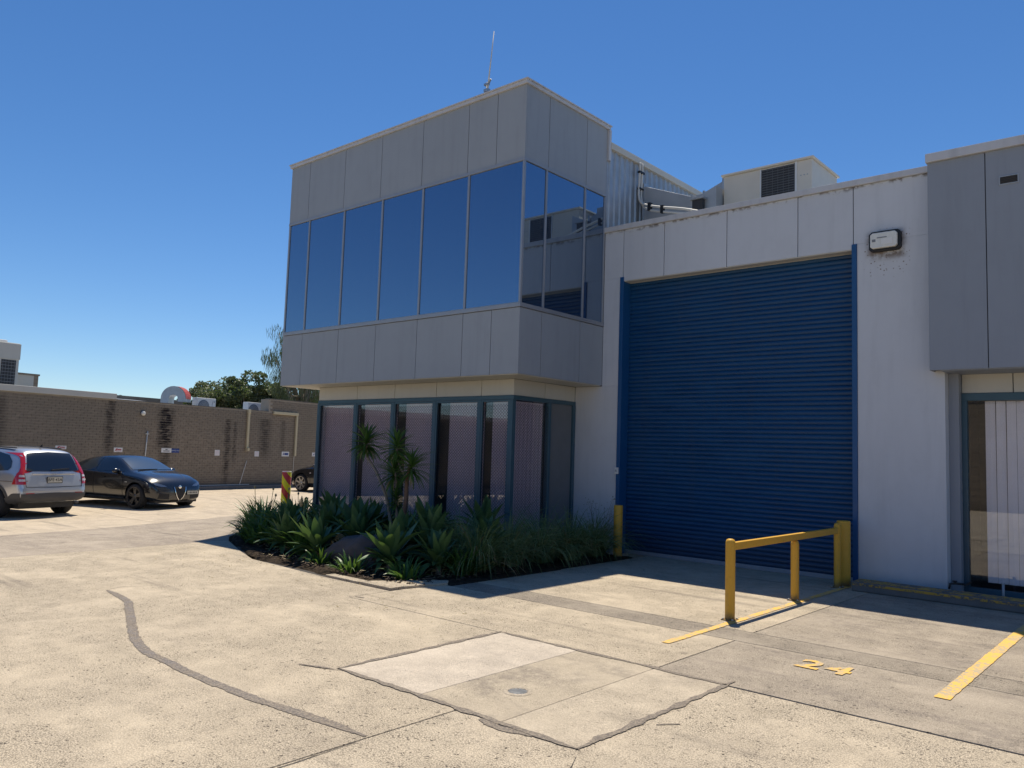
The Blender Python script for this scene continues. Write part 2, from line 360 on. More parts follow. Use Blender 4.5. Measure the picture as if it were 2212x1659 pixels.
M['coil'] = simple('condenser_coil', (0.035, 0.036, 0.04), 0.6)
M['fan'] = simple('fan_grille_grey', (0.20, 0.21, 0.22), 0.6)
M['red'] = simple('red_enamel', (0.42, 0.06, 0.03), 0.5)
M['sblue'] = simple('sign_blue', (0.02, 0.05, 0.22), 0.5)
M['sred'] = simple('sign_red', (0.40, 0.03, 0.05), 0.5)
M['swhite'] = simple('sign_white', (0.70, 0.69, 0.68), 0.5, var=0.05)
M['ink'] = simple('sign_ink', (0.03, 0.03, 0.035), 0.6)
M['rock'] = (lambda s: (s.set(color=s.mix(s.noise(s.pos(), 6, 6, 0.7), (0.05, 0.043, 0.042, 1), (0.14, 0.118, 0.11, 1)), rough=0.9), s.bump(s.noise(s.pos(), 14, 6, 0.7), 0.6, 0.03), s.m)[2])(NT('boulder_stone'))
M['agave'] = leafmat('agave_leaf', (0.035, 0.088, 0.034, 1), (0.10, 0.185, 0.07, 1), rough=0.5, trans=0.12)
M['agap'] = leafmat('strap_leaf', (0.026, 0.08, 0.02, 1), (0.085, 0.18, 0.04, 1), rough=0.4, trans=0.25)
M['lom'] = leafmat('tussock_blade', (0.045, 0.095, 0.03, 1), (0.26, 0.34, 0.15, 1), rough=0.5, trans=0.2)
M['lomdry'] = simple('dry_blade', (0.34, 0.27, 0.14), 0.7)
M['drac'] = leafmat('dracaena_leaf', (0.028, 0.075, 0.018, 1), (0.11, 0.21, 0.045, 1), rough=0.4, trans=0.25)
M['bark'] = simple('pale_bark', (0.24, 0.20, 0.16), 0.9, var=0.3, scale=14, bump=0.5, bscale=30)
M['bark2'] = simple('brown_bark', (0.17, 0.105, 0.07), 0.9, var=0.3, scale=14, bump=0.5, bscale=30)
M['gum'] = leafmat('gum_foliage', (0.09, 0.11, 0.06, 1), (0.28, 0.29, 0.18, 1), rough=0.55, trans=0.2)
M['gum2'] = leafmat('dark_gum_foliage', (0.055, 0.075, 0.035, 1), (0.20, 0.22, 0.12, 1), rough=0.55, trans=0.2)
M['oak'] = leafmat('sheoak_foliage', (0.045, 0.060, 0.035, 1), (0.12, 0.13, 0.085, 1), rough=0.6, trans=0.2)

# wall frame of the brick building to the left: s runs along the wall, n points out of it
WA = Vector((-27.35, 8.18, 0)); WD = Vector((-0.197, 0.9804, 0)).normalized(); WN = Vector((WD.y, -WD.x, 0))
def brickmat(name):
    s = NT(name); p = s.pos(); x = s.sep(p)
    sv = s.math('ADD', s.math('MULTIPLY', x[0], WD.x), s.math('ADD', s.math('MULTIPLY', x[1], WD.y), -(WA.x*WD.x+WA.y*WD.y)))
    comb = s.n('CombineXYZ'); s.put(comb.inputs[0], s.math('MULTIPLY', sv, 4.1)); s.put(comb.inputs[1], s.math('MULTIPLY', x[2], 11.6)); comb.inputs[2].default_value = 0
    nz = s.noise(comb.outputs[0], 0.9, 2); n2 = s.noise(p, 0.45, 4); n3 = s.noise(p, 7, 5, 0.7)
    rnd = s.n('ObjectInfo').outputs['Random']
    c = s.mix(s.mapr(nz, 0.3, 0.7), (0.215, 0.175, 0.135, 1), (0.29, 0.24, 0.185, 1))
    c = s.mix(s.mapr(n2, 0.35, 0.65, 0, 0.6), c, (0.21, 0.18, 0.14, 1))
    st = 0.0
    for s0, wd, z0, z1, k in ((-0.35, 0.30, 0.3, 3.0, 0.6), (3.22, 0.24, 1.3, 3.1, 0.8), (5.38, 0.42, 1.5, 2.95, 1.25), (5.4, 0.34, 0.5, 1.7, 0.75), (8.2, 0.20, 0.2, 2.7, 0.8), (8.55, 0.12, 1.1, 2.6, 0.7), (10.1, 0.42, 1.3, 2.8, 0.7), (11.1, 0.2, 1.5, 2.8, 0.5), (-6, 0.5, 1, 3, 0.9), (-11, 0.4, 0.8, 3, 0.9)):
        m = s.mapr(s.math('ABSOLUTE', s.math('SUBTRACT', sv, s.math('ADD', s0-0.22, s.math('MULTIPLY', n3, 0.44)))), wd*0.1, wd*1.15, 1, 0)
        m = s.math('MULTIPLY', m, s.math('MULTIPLY', s.mapr(x[2], z0-0.4, z0+0.4), s.mapr(x[2], z1-0.05, z1+0.08, 1, 0)))
        m = s.math('MULTIPLY', m, k)
        st = m if st == 0.0 else s.math('MAXIMUM', st, m)
    st = s.math('MULTIPLY', st, s.mapr(s.noise(comb.outputs[0], 0.9, 4), 0.32, 0.58, 0.15, 1.0), clamp=True)
    c = s.mix(st, c, (0.022, 0.018, 0.02, 1))
    foot = s.mapr(s.math('ADD', x[2], s.math('MULTIPLY', n3, 0.3)), 0.2, 0.7, 0.45, 0)
    c = s.mix(foot, c, (0.07, 0.06, 0.055, 1))
    s.set(color=c, rough=0.9, spec=0.15); s.bump(n3, 0.3, 0.01)
    return s.m
M['brick'] = brickmat('brown_brick')
M['mortar'] = simple('mortar', (0.36, 0.31, 0.245), 0.95, var=0.15, scale=3)

# ------------------------------------------------------------------ ground
base = MB(); base.add([(-900, -900, -0.25), (900, -900, -0.25), (900, 900, -0.25), (-900, 900, -0.25)], [(0, 1, 2, 3)])
g = base.build('ground', M['earth'], kind='structure')
pv = MB(); pv.prism([(-12.2, -14), (34, -14), (34, 14), (-7.6, 14), (-7.6, 8.0), (-8.5, 6.85), (-11.33, 7.0), (-13.9, 8.05), (-14.6, 8.65), (-12.9, 7.8), (-12.2, -14)], -0.24, -0.012); pv.prism([(-32, -14), (-11.8, -14), (-12.8, 7.9), (-14.5, 8.8), (-15.9, 9.8), (-15.9, 32), (-34, 32)], -0.25, -0.16)
pavement = pv.build('pavement', M['joint'], kind='structure')
def fall(x, y): return -0.14*min(1, max(0, (-14.5-x)/5))*min(1, max(0, (13.6-y)/6.6))
def slab(poly, mat, gap=0.006, z=0.0, name='concrete_slab', th=0.1, drain=False):
    q = offset_poly(poly, gap); b = MB(); b.prism(q, z-th, z)
    if drain:
        bm = bmesh.new(); vs_ = [bm.verts.new(v) for v in b.v]
        for f in b.f: bm.faces.new([vs_[i] for i in f])
        for k in range(-32, -12): bmesh.ops.bisect_plane(bm, geom=bm.faces[:]+bm.edges[:]+bm.verts[:], plane_co=(k, 0, 0), plane_no=(1, 0, 0))
        for k in range(3, 15): bmesh.ops.bisect_plane(bm, geom=bm.faces[:]+bm.edges[:]+bm.verts[:], plane_co=(0, k, 0), plane_no=(0, 1, 0))
        for v in bm.verts: v.co.z += fall(v.co.x, v.co.y)
        me = bpy.data.meshes.new(name); bm.to_mesh(me); bm.free(); me.materials.append(mat); return link(name, me, pavement)
    return b.build(name, mat, pavement, bevel=0.005)
slab([(-12.1, -13), (-4.0, -13), (-4.0, 4.11), (-5.38, 4.11), (-5.38, 6.1), (-7.85, 6.1), (-7.85, 6.75), (-8.5, 6.75), (-9.3, 6.76), (-11.33, 6.9), (-12.27, 7.24), (-13.75, 7.85)], M['slab_warm'])
slab([(-4.0, -13), (33, -13), (33, 6.08), (-2.97, 6.08), (-2.97, 4.11), (-4.0, 4.11)], M['slab_fore'])
slab([(-7.85, 6.1), (-3.62, 6.1), (-3.62, 7.63), (-7.85, 7.63)], M['slab_warm'])
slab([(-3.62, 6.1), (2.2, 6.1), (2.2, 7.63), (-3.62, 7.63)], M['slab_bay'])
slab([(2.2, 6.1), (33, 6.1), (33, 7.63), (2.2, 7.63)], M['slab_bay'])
slab([(-7.75, 7.63), (33, 7.63), (33, 8.12), (-7.65, 8.12)], M['slab_strip'])
slab([(-7.65, 8.12), (-3.65, 8.12), (-3.65, 12.75), (-7.75, 12.75)], M['slab_warm'])
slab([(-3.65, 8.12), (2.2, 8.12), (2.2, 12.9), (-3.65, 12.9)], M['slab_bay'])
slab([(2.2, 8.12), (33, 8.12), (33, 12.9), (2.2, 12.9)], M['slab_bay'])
slab([(-12.1, -13), (-13.75, 7.85), (-14.2, 8.1), (-15.95, 9.6), (-15.95, 31), (-24.8, 31), (-11.9, -12)][::-1], M['slab_lane'], drain=True, th=0.14)
def Lx(y): return -17-0.3*(y-5)
def Wx(y): return WA.x+(y-WA.y)*WD.x/WD.y
ys = [-12, -4, 2.2, 8.6, 15.0, 31]
for a, b in zip(ys, ys[1:]):
    slab([(Wx(a), a), (Lx(a), a), (Lx(b), b), (Wx(b), b)], M['slab_lot'], drain=True, th=0.14)
# repaired pit: three patches
for x0, x1, mt in ((-5.38, -4.43, 'patch_pale'), (-4.43, -3.62, 'patch_mott'), (-3.62, -2.97, 'patch_plain')):
    slab([(x0, 4.11), (x1, 4.11), (x1, 6.1), (x0, 6.1)], M[mt], 0.002, 0.002, 'concrete_patch')
def ribbon(name, pts, wd, mat, z=0.004, jit=0.25, parent=pavement, seg=0.06, taper=True):
    seg = min(seg, 0.022)
    P = []; pts = [Vector((*p, 0)) for p in pts]
    for a, b in zip(pts, pts[1:]):
        n = max(1, int((b-a).length/seg)); P += [a.lerp(b, i/n) for i in range(n)]
    P.append(pts[-1]); v = []; f = []
    for i, p in enumerate(P):
        d = (P[min(i+1, len(P)-1)]-P[max(i-1, 0)]).normalized(); nn = Vector((-d.y, d.x, 0))
        e = min(1.0, 0.3+i*0.06, 0.3+(len(P)-1-i)*0.06) if taper else 1.0
        k1 = e*wd/2*(1+jit*noise.noise(p*7)*2+0.35*noise.noise(p*41)); k2 = e*wd/2*(1+jit*noise.noise(p*7+Vector((9, 3, 1)))*2+0.35*noise.noise(p*37+Vector((1, 5, 2))))
        v += [p+nn*k1+Vector((0, 0, z)), p-nn*k2+Vector((0, 0, z))]
    f = [(2*i+1, 2*i+3, 2*i+2, 2*i) for i in range(len(P)-1)]
    o = MB().add(v, f).build(name, mat, parent); return o
def spline(pts, n=8):
    out = []
    for i in range(len(pts)-1):
        p0, p1, p2, p3 = (Vector(pts[max(i-1, 0)]), Vector(pts[i]), Vector(pts[i+1]), Vector(pts[min(i+2, len(pts)-1)]))
        for k in range(n):
            t = k/n
            out.append(0.5*((2*p1)+(p2-p0)*t+(2*p0-5*p1+4*p2-p3)*t*t+(3*p1-p0-3*p2+p3)*t**3))
    out.append(Vector(pts[-1])); return [tuple(p) for p in out]
ribbon('crack_seal', spline([(-9.95, 4.14), (-9.2, 4.05), (-8.6, 3.83), (-7.2, 3.30), (-6.28, 3.20), (-5.3, 3.20), (-4.5, 3.28), (-4.02, 3.31)]), 0.088, M['tar'], jit=0.12)
for a, b, wd in (((-5.7, 3.95), (-5.3, 4.10), 0.04), ((-5.38, 4.11), (-5.40, 6.12), 0.05), ((-5.4, 6.1), (-2.95, 6.09), 0.05), ((-2.96, 6.25), (-2.97, 4.1), 0.055), ((-5.4, 4.12), (-2.95, 4.10), 0.05)):
    ribbon('crack_seal', [a, b], wd, M['tar'], jit=0.55, z=0.0065)
ribbon('crack_seal', [(-3.75, 4.06), (-3.55, 4.03), (-3.3, 4.08)], 0.10, M['tar'], jit=0.6, z=0.0045)
ribbon('crack_seal', [(-2.86, 4.85), (-2.75, 4.98)], 0.05, M['tar'], jit=0.5)
ribbon('crack_seal', [(-7.8, 6.16), (-7.68, 6.2)], 0.10, M['tar'], jit=0.5)
for pts in ([(-9.95, 4.14), (-10.05, 4.35), (-9.9, 4.6)], [(-3.98, 3.2), (-3.96, 2.6), (-4.02, 2.2)], [(-2.9, 4.0), (-2.6, 3.4), (-2.65, 3.1)]):
    ribbon('crack', pts, 0.010, M['joint'], jit=0.6, z=0.004)

# road markings
def marking(poly, name, label, z=0.008):
    b = MB(); b.prism(poly, 0.0035, z); return tag(b.build(name, M['line']), label, 'road marking')
def ragged(x, y0, y1, wd):
    L, Rr = [], []; n = int((y1-y0)/0.05)
    for i in range(n+1):
        y = y0+(y1-y0)*i/n; L.append((x-wd/2+random.uniform(-1, 1)*0.004, y)); Rr.append((x+wd/2+random.uniform(-1, 1)*0.004, y))
    return Rr+L[::-1]
for nm, x, y0, y1, wd, lb in (('bay_line', -4.03, 6.98, 12.4, 0.085, 'yellow bay line running under the yellow handrail'), ('bay_line', -1.62, 7.03, 11.9, 0.115, 'bold yellow bay line right of the painted number')):
    v = ragged(x, y0, y1, wd); n = len(v)//2; b = MB()
    b.add([(p[0], p[1], 0.0065) for p in v], [(i, i+1, 2*n-2-i, 2*n-1-i) for i in range(n-1)])
    o = b.build(nm, M['line'], fix=False); tag(o, lb, 'road marking', 'yellow parking bay lines')
me = text_mesh('24', 0.43, M['line'], 0.012, 1.15)
nb = link('bay_number', me, loc=(-2.60, 7.25, 0.0075)); tag(nb, 'yellow stencilled number 24 painted in the parking bay', 'road marking')

# floor drain in the patch
t = thing('floor_drain', 'small round metal floor drain in the middle of the concrete patch', 'drain', (-3.98, 4.72, 0.003))
MB().lathe([(0.075, 0.001), (0.08, 0.005), (0.10, 0.005), (0.115, 0.001)], n=28).build('rim', M['patch_plain'], t, True)
MB().lathe([(0.001, -0.004), (0.074, -0.004), (0.076, 0.002)], n=24).build('sump', M['black'], t)
b = MB()
for i in range(-3, 4):
    L = math.sqrt(max(0.0005, 0.072**2-(i*0.02)**2)); b.box(-L, i*0.02-0.004, -0.002, L, i*0.02+0.004, 0.003)
b.build('grate', M['galv'], t)

# kerb along the neighbouring unit
t = thing('kerb', 'low kerb with peeling yellow paint along the white wall', 'kerb')
for i in range(5):
    x0 = -3.88+i*2.2; MB().box(x0+0.004, 11.86, 0.0, x0+2.196, 12.2, 0.135).build('kerb_stone', M['kerb'], t, bevel=0.02)
    MB().box(x0+0.02, 11.875, 0.1365, x0+2.18, 12.19, 0.141).box(x0+0.02, 11.8535, 0.088, x0+2.18, 11.858, 0.122).build('paint_band', M['kerbtop'], t)

# ------------------------------------------------------------------ office block (two storeys, overhanging upper floor)
off = thing('office_building', 'two storey grey panelled office with overhanging upper floor and ribbon windows', 'building')
xL, xU, yU, yR, zT, zB = -15.79, -8.69, 10.045, 12.51, 8.256, 3.121
zwt, zwb = 6.818, 4.32; yBack = 19.0
MB().box(xL+0.025, yU+0.025, zB+0.025, xU-0.025, yR-0.02, zT-0.1).box(xL+0.025, yR-0.019, zB+0.025, xU-0.06, yBack, 7.75).build('core_wall', M['substrate'], off)
def panels_x(xs, y, z0, z1, mat, parent, th=0.022, gap=0.006, name='wall_panel', y2=None):
    for a, b_ in zip(xs, xs[1:]): MB().box(a+gap, y, z0, b_-gap, y+th, z1).build(name, mat, parent, bevel=0.002)
def panels_y(ys_, x, z0, z1, mat, parent, th=0.022, gap=0.006, name='wall_panel'):
    for a, b_ in zip(ys_, ys_[1:]): MB().box(x-th, a+gap, z0, x, b_-gap, z1).build(name, mat, parent, bevel=0.002)
e = 0.022
# upper row, lower row on the front and the right side, plain left side
panels_x([xL-0.006, -15.07, -13.77, -12.55, -11.31, -10.07, -9.36, xU+0.006], yU, zwt+0.05, zT-0.09, M['panel'], off)
panels_y([yU+e-0.004, 10.70, 11.84, yR+0.004], xU, zwt+0.05, zT-0.09, M['panel'], off)
panels_x([xL-0.006, -15.03, -13.72, -12.49, -11.26, -10.04, -9.34, xU+0.006], yU, zB, zwb-0.07, M['panel'], off)
panels_y([yU+e-0.004, 10.64, 11.77, yR+0.004], xU, zB, zwb-0.07, M['panel'], off)
for z0, z1 in ((zB, zwb-0.07), (zwb-0.064, zwt+0.044), (zwt+0.05, 7.75)):
    for a, b_ in zip((yU+e, 12.0, 14.4, 16.7), (12.0, 14.4, 16.7, yBack)): MB().box(xL, a+0.006, z0, xL+0.022, b_-0.006, z1).build('wall_panel', M['panel'], off)
# capping in two steps
MB().box(xL-0.04, yU-0.04, zT-0.088, xU+0.04, yU+0.2, zT-0.025).box(xU-0.2, yU+0.2, zT-0.088, xU+0.04, yR+0.06, zT-0.025).box(xL-0.04, yU+0.2, zT-0.088, xL+0.2, yR+0.06, zT-0.025).build('capping', M['cap'], off, bevel=0.004)
MB().box(xL-0.06, yU-0.06, zT-0.024, xU+0.06, yU+0.22, zT).box(xU-0.2, yU+0.22, zT-0.024, xU+0.06, yR+0.08, zT).box(xL-0.06, yU+0.22, zT-0.024, xL+0.2, yR+0.08, zT).build('capping_lip', M['cap'], off, bevel=0.003)
MB().box(xU-0.03, yR+0.004, 7.55, xU+0.045, yR+0.075, zT-0.09).build('capping_return', M['cap'], off)
MB().box(xL+0.22, yU+0.23, zT-0.3, xU-0.22, yR-0.03, zT-0.12).build('roof_sheet', M['galv'], off)
# soffit under the overhang
MB().box(xL+0.03, yU+0.03, zB-0.012, xU-0.03, 10.66, zB+0.02).box(-9.29, 10.66, zB-0.012, xU-0.03, yR-0.01, zB+0.02).build('soffit', M['cream'], off)
MB().box(xL+0.03, 10.66, zB-0.012, -15.19, yBack, zB+0.02).build('soffit', M['cream'], off)
# ribbon windows
win = MB(); 
win.box(xL, yU-0.012, zwt-0.01, xU+0.012, yU+0.05, zwt+0.045).box(xU-0.05, yU+0.05, zwt-0.01, xU+0.012, yR, zwt+0.045)
win.box(xL, yU-0.02, zwb-0.062, xU+0.02, yU+0.05, zwb+0.01).box(xU-0.05, yU+0.05, zwb-0.062, xU+0.02, yR, zwb+0.01)
win = win.build('ribbon_window', M['alum'], off, bevel=0.004)
MB().box(xL+0.0, yU-0.006, zwb+0.011, xU, yU+0.0, zwb+0.022).build('sill_line', M['alum'], win)
mx_ = [xL, -14.99, -13.72, -12.46, -11.25, -10.02, xU]
for i, x in enumerate(mx_):
    hw = 0.022
    if i == 0: MB().box(x, yU-0.002, zwb+0.01, x+0.05, yU+0.05, zwt-0.01).build('mullion', M['alum'], win)
    elif i == 6: MB().box(x-0.035, yU-0.004, zwb+0.01, x+0.004, yU+0.04, zwt-0.01).build('mullion', M['alum'], win)
    else: MB().box(x-hw, yU-0.004, zwb+0.01, x+hw, yU+0.05, zwt-0.01).build('mullion', M['alum'], win, bevel=0.003)
for i, y in enumerate([10.67, 11.83, yR-0.03]): MB().box(xU-0.05, y-0.022, zwb+0.01, xU+0.004, y+0.022, zwt-0.01).build('mullion', M['alum'], win, bevel=0.003)
for a, b_ in zip(mx_, mx_[1:]): MB().box(a+0.022, yU+0.014, zwb+0.01, b_-0.022, yU+0.020, zwt-0.01).build('pane', M['mirror'], win)
my_ = [yU+0.02, 10.67, 11.83, yR-0.03]
for a, b_ in zip(my_, my_[1:]): MB().box(xU-0.020, a+0.022, zwb+0.01, xU-0.014, b_-0.022, zwt-0.01).build('pane', M['mirror'], win)
# recessed ground floor
xGl, xG, yG, zGh = -15.17, -9.316, 10.677, 2.815
gx = [xGl, -13.79, -12.56, -11.32, -10.11, xG]
panels_x([xGl-0.006, -13.79, -12.56, -11.32, -10.11, xG+0.006], yG, zGh+0.004, zB-0.013, M['cream'], off)
panels_y([yG+e-0.004, 11.57, yR], xG, zGh+0.004, zB-0.013, M['cream'], off)
MB().box(xGl+0.025, yG+0.03, zGh+0.01, xG-0.025, yR+0.4, zB-0.014).build('core_wall', M['substrate'], off)
MB().box(xGl, yG+0.06, 0.0, xGl+0.12, yBack, zB-0.013).build('side_wall', M['whitewall'], off)
gw = MB()
gw.box(xGl, yG-0.02, zGh-0.075, xG+0.02, yG+0.06, zGh).box(xG-0.06, yG+0.06, zGh-0.075, xG+0.02, yR, zGh)
gw.box(xGl, yG-0.02, 0.0, xG+0.02, yG+0.06, 0.16).box(xG-0.06, yG+0.06, 0.0, xG+0.02, yR, 0.16)
gw = gw.build('shopfront_window', M['teal'], off, bevel=0.004)
for i, x in enumerate(gx):
    a, b_ = (x, x+0.07) if i == 0 else ((x-0.07, x+0.015) if i == 5 else (x-0.032, x+0.032))
    MB().box(a, yG-0.035, 0.16, b_, yG+0.06, zGh-0.075).build('mullion', M['teal'], gw, bevel=0.005)
for y in (11.70, yR-0.05): MB().box(xG-0.06, y-0.035, 0.16, xG+0.035, y+0.035, zGh-0.075).build('mullion', M['teal'], gw, bevel=0.005)
def diamond(w_, h_, px=0.068, pz=0.118, t_=0.0056):
    """expanded diamond grille as wavy twisted strands, in a local frame 0..w_, 0..h_"""
    b = MB(); segs = []
    n = int(w_/px)+2; m = int(h_/pz)+1
    def strand(x0, sgn):
        z = 0.0; pts = []
        k = 0
        while z < h_:
            for (dx, dz) in ((0.46, 0.19), (0.46, 0.31), (-0.46, 0.69), (-0.46, 0.81)):
                X = x0+sgn*dx*px*0.98; Z = z+dz*pz
                if Z <= h_: pts.append((min(max(X, 0), w_), 0, Z))
            z += pz
        return pts
    for i in range(n):
        for sg in (1, -1):
            pts = strand(i*px, sg)
            for a, c in zip(pts, pts[1:]):
                if (a[0] <= 0 and c[0] <= 0) or (a[0] >= w_ and c[0] >= w_): continue
                d = Vector(c)-Vector(a); nn = Vector((-d.z, 0, d.x)).normalized()*t_/2; y = Vector((0, t_*0.4, 0))
                A, B_ = Vector(a), Vector(c)
                b.add([A+nn, A-nn, B_-nn, B_+nn, A-y, B_-y], [(0, 4, 5, 3), (4, 1, 2, 5)])
    return b
for a, b_ in zip(gx, gx[1:]):
    x0, x1 = a+0.035, b_-0.035
    if a == gx[0]: x0 = a+0.07
    if b_ == gx[-1]: x1 = b_-0.07
    MB().box(x0, yG+0.020, 0.16, x1, yG+0.026, zGh-0.075).build('pane', M['shopglass'], gw)
    fr = MB(); q = 0.035
    fr.box(x0, yG-0.028, 0.17, x0+q, yG-0.006, zGh-0.08).box(x1-q, yG-0.028, 0.17, x1, yG-0.006, zGh-0.08).box(x0+q, yG-0.028, zGh-0.08-q, x1-q, yG-0.006, zGh-0.08).box(x0+q, yG-0.028, 0.17, x1-q, yG-0.006, 0.17+q)
    fr.build('screen_frame', M['teal'], gw)
    d = diamond(x1-x0-2*q, zGh-0.26-2*q).build('security_mesh', M['grill'], gw); d.location = (x0+q, yG-0.016, 0.17+q)
d = diamond(11.665-10.76, zGh-0.26).build('security_mesh', M['grill'], gw); d.location = (xG+0.012, 10.76, 0.17); d.rotation_euler = (0, 0, R(90))
MB().box(xG-0.03, yG+0.06, 0.16, xG-0.024, 11.665, zGh-0.075).build('pane', M['shopglass'], gw)
b = MB()
for i in range(24):
    y = 11.735+i*0.0302; b.box(xG-0.02, y, 0.16, xG-0.008, y+0.018, zGh-0.075)
b.build('slatted_screen', M['fan'], gw)
MB().box(xG-0.032, 11.735, 0.16, xG-0.022, yR-0.085, zGh-0.075).build('backing_panel', M['substrate'], gw)
# curtains and dark room behind
for (x0, x1) in ((-15.05, -13.84), (-13.66, -12.60), (-12.32, -11.38), (-11.05, -10.13), (-9.92, -9.40)):
    b = MB(); n = 24; v = []; f = []
    for i in range(n+1):
        x = x0+(x1-x0)*i/n; y = yG+0.13+0.012*math.sin(i*1.9); v += [(x, y, 0.17), (x, y, zGh-0.09)]
    f = [(2*i, 2*i+2, 2*i+3, 2*i+1) for i in range(n)]
    b.add(v, f).build('curtain', M['curtain'], gw, True)
v = []; f = []
for i in range(25):
    y = 10.86+0.8*i/24; x = xG-0.13+0.012*math.sin(i*1.9); v += [(x, y, 0.17), (x, y, zGh-0.09)]
MB().add(v, [(2*i, 2*i+2, 2*i+3, 2*i+1) for i in range(24)]).build('curtain', M['curtain'], gw, True)
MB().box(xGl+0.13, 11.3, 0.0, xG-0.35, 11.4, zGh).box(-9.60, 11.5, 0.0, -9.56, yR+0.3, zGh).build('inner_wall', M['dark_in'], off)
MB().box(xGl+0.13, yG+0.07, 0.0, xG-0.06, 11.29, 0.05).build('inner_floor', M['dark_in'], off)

# corrugated side wall behind, above the warehouse roof
b = MB(); v = []; f = []; y = yR+0.03; prof = []
while y < 18.2:
    prof += [(y, 0.0), (y+0.055, 0.0), (y+0.075, 0.03), (y+0.115, 0.03), (y+0.135, 0.0)]; y += 0.19
for (yy, d) in prof: v += [(xU-0.02+d, yy, 5.7), (xU-0.02+d, yy, 7.83)]
MB().add(v, [(2*i, 2*i+2, 2*i+3, 2*i+1) for i in range(len(prof)-1)]).build('corrugated_cladding', M['galv'], off)
MB().box(xU-0.08, yR+0.08, 7.80, xU+0.055, 18.4, 7.93).build('barge_flashing', M['cream'], off, bevel=0.006)

# ------------------------------------------------------------------ warehouse front with roller door
wh = thing('warehouse', 'white panelled warehouse front with a tall blue roller door', 'building')
zW = 6.188; zD = 5.10; yD = 12.74
def wall_panel(x0, z0, x1, z1, y0=yR, th=0.2): MB().box(x0, y0, z0, x1, y0+th, z1).build('wall_panel', M['whitewall'], wh, bevel=0.003)
g_ = 0.006
wall_panel(xG+0.002, 0, -8.315, zB-0.014); wall_panel(xU+0.004, zB-0.013, -8.315, zD+0.07); wall_panel(xU+0.004, zD+0.07+0.001, -8.26-g_, zW-0.1)
for a, b_ in ((-8.26, -7.38), (-7.38, -6.15), (-6.15, -4.91), (-4.91, -4.04)): wall_panel(a+g_, zD, b_-g_, zW-0.1)
wall_panel(-4.04+g_, 5.175, -2.79, zW-0.1); wall_panel(-3.985, 0, -2.79, 5.174)
MB().box(-8.33, yR+0.03, zD+0.02, -4.0, yR+0.19, zW-0.11).build('core_wall', M['substrate'], wh)
MB().box(-8.22, yR+0.19, zD-0.02, -4.07, yR+0.6, zD+0.1).build('lintel', M['cream'], wh)
MB().box(-8.24, yR+0.012, zD-0.014, -4.05, yR+0.29, zD-0.001).build('lintel_soffit', M['cream'], wh)
MB().box(xU+0.002, yR-0.045, zW-0.098, -2.95, yR+0.26, zW).build('capping', M['cap'], wh, bevel=0.006)
MB().box(xU+0.06, yR+0.27, 5.80, 30, 30, 5.90).build('roof', M['galv'], wh)
MB().box(-2.99, yR+0.01, 0.2, -2.80, yR+5, 5.7).build('core_wall', M['substrate'], wh)
MB().box(-9.3, 13.2, 0, -2.8, 13.3, 5.79).build('rear_wall', M['dark_in'], wh)
# jambs
for x0, x1 in ((-8.314, -8.235), (-4.062, -3.986)): MB().box(x0, yR-0.02, 0.0, x1, yD+0.06, 5.173).build('door_jamb', M['blue_jamb'], wh, bevel=0.006)
dr = MB().box(-8.235, yD-0.03, 0.0, -4.062, yD+0.03, 0.07).build('roller_door', M['sillgrey'], wh, bevel=0.008)
pitch_s = 0.0775; nsl = int((zD-0.075)/pitch_s)+1
prof = [(0.0, 0.0), (-0.003, 0.004), (-0.009, 0.014), (-0.013, 0.030), (-0.013, 0.044), (-0.008, 0.060), (-0.002, 0.069), (0.0, 0.0715), (0.004, 0.0775)]
v = []
for (d, z) in prof: v += [(-8.232, d, z), (-4.064, d, z)]
sl_me = MB().add(v, [(2*i, 2*i+1, 2*i+3, 2*i+2) for i in range(len(prof)-1)]).mesh('slat', M['blue_door'], False)
smooth_angle(sl_me, 50)
for i in range(nsl):
    o = link('slat', sl_me, dr, loc=(0, yD+0.006*noise.noise(Vector((i*0.13, 2, 5)))+random.uniform(-0.0015, 0.0015), 0.07+i*pitch_s))
# isolator switch on the left jamb
t = thing('switch_box', 'small white switch box on the edge of the blue door jamb', 'switch', (-8.29, yR-0.02, 1.52))
MB().box(-0.04, -0.035, -0.06, 0.04, 0.0, 0.06).build('case', M['white'], t, bevel=0.006)
MB().box(-0.018, -0.045, -0.02, 0.018, -0.036, 0.02).build('button', M['duct'], t, bevel=0.004)

# bulkhead light
t = thing('wall_light', 'white bulkhead floodlight in a black frame high on the white wall', 'light', (-3.565, yR, 5.15))
def octo(w_, h_, c): return [(-w_+c, -h_), (w_-c, -h_), (w_, -h_+c), (w_, h_-c), (w_-c, h_), (-w_+c, h_), (-w_, h_-c), (-w_, -h_+c)]
XZ = lambda a, b_, h_: (a, -h_, b_)
MB().prism(octo(0.228, 0.155, 0.042), 0.0, 0.075, to3=XZ).build('frame', M['black'], t, bevel=0.012, fix=True)
MB().prism(octo(0.190, 0.118, 0.03), 0.076, 0.135, to3=XZ).build('lens', M['lens'], t, bevel=0.010, fix=True)
MB().box(-0.09, -0.1385, 0.03, 0.05, -0.1355, 0.045).box(-0.16, -0.1385, -0.02, -0.11, -0.1355, 0.02).build('label_print', M['fan'], t)
MB().box(-0.03, -0.1385, -0.07, 0.13, -0.1355, 0.02).build('reflector_plate', M['white'], t)

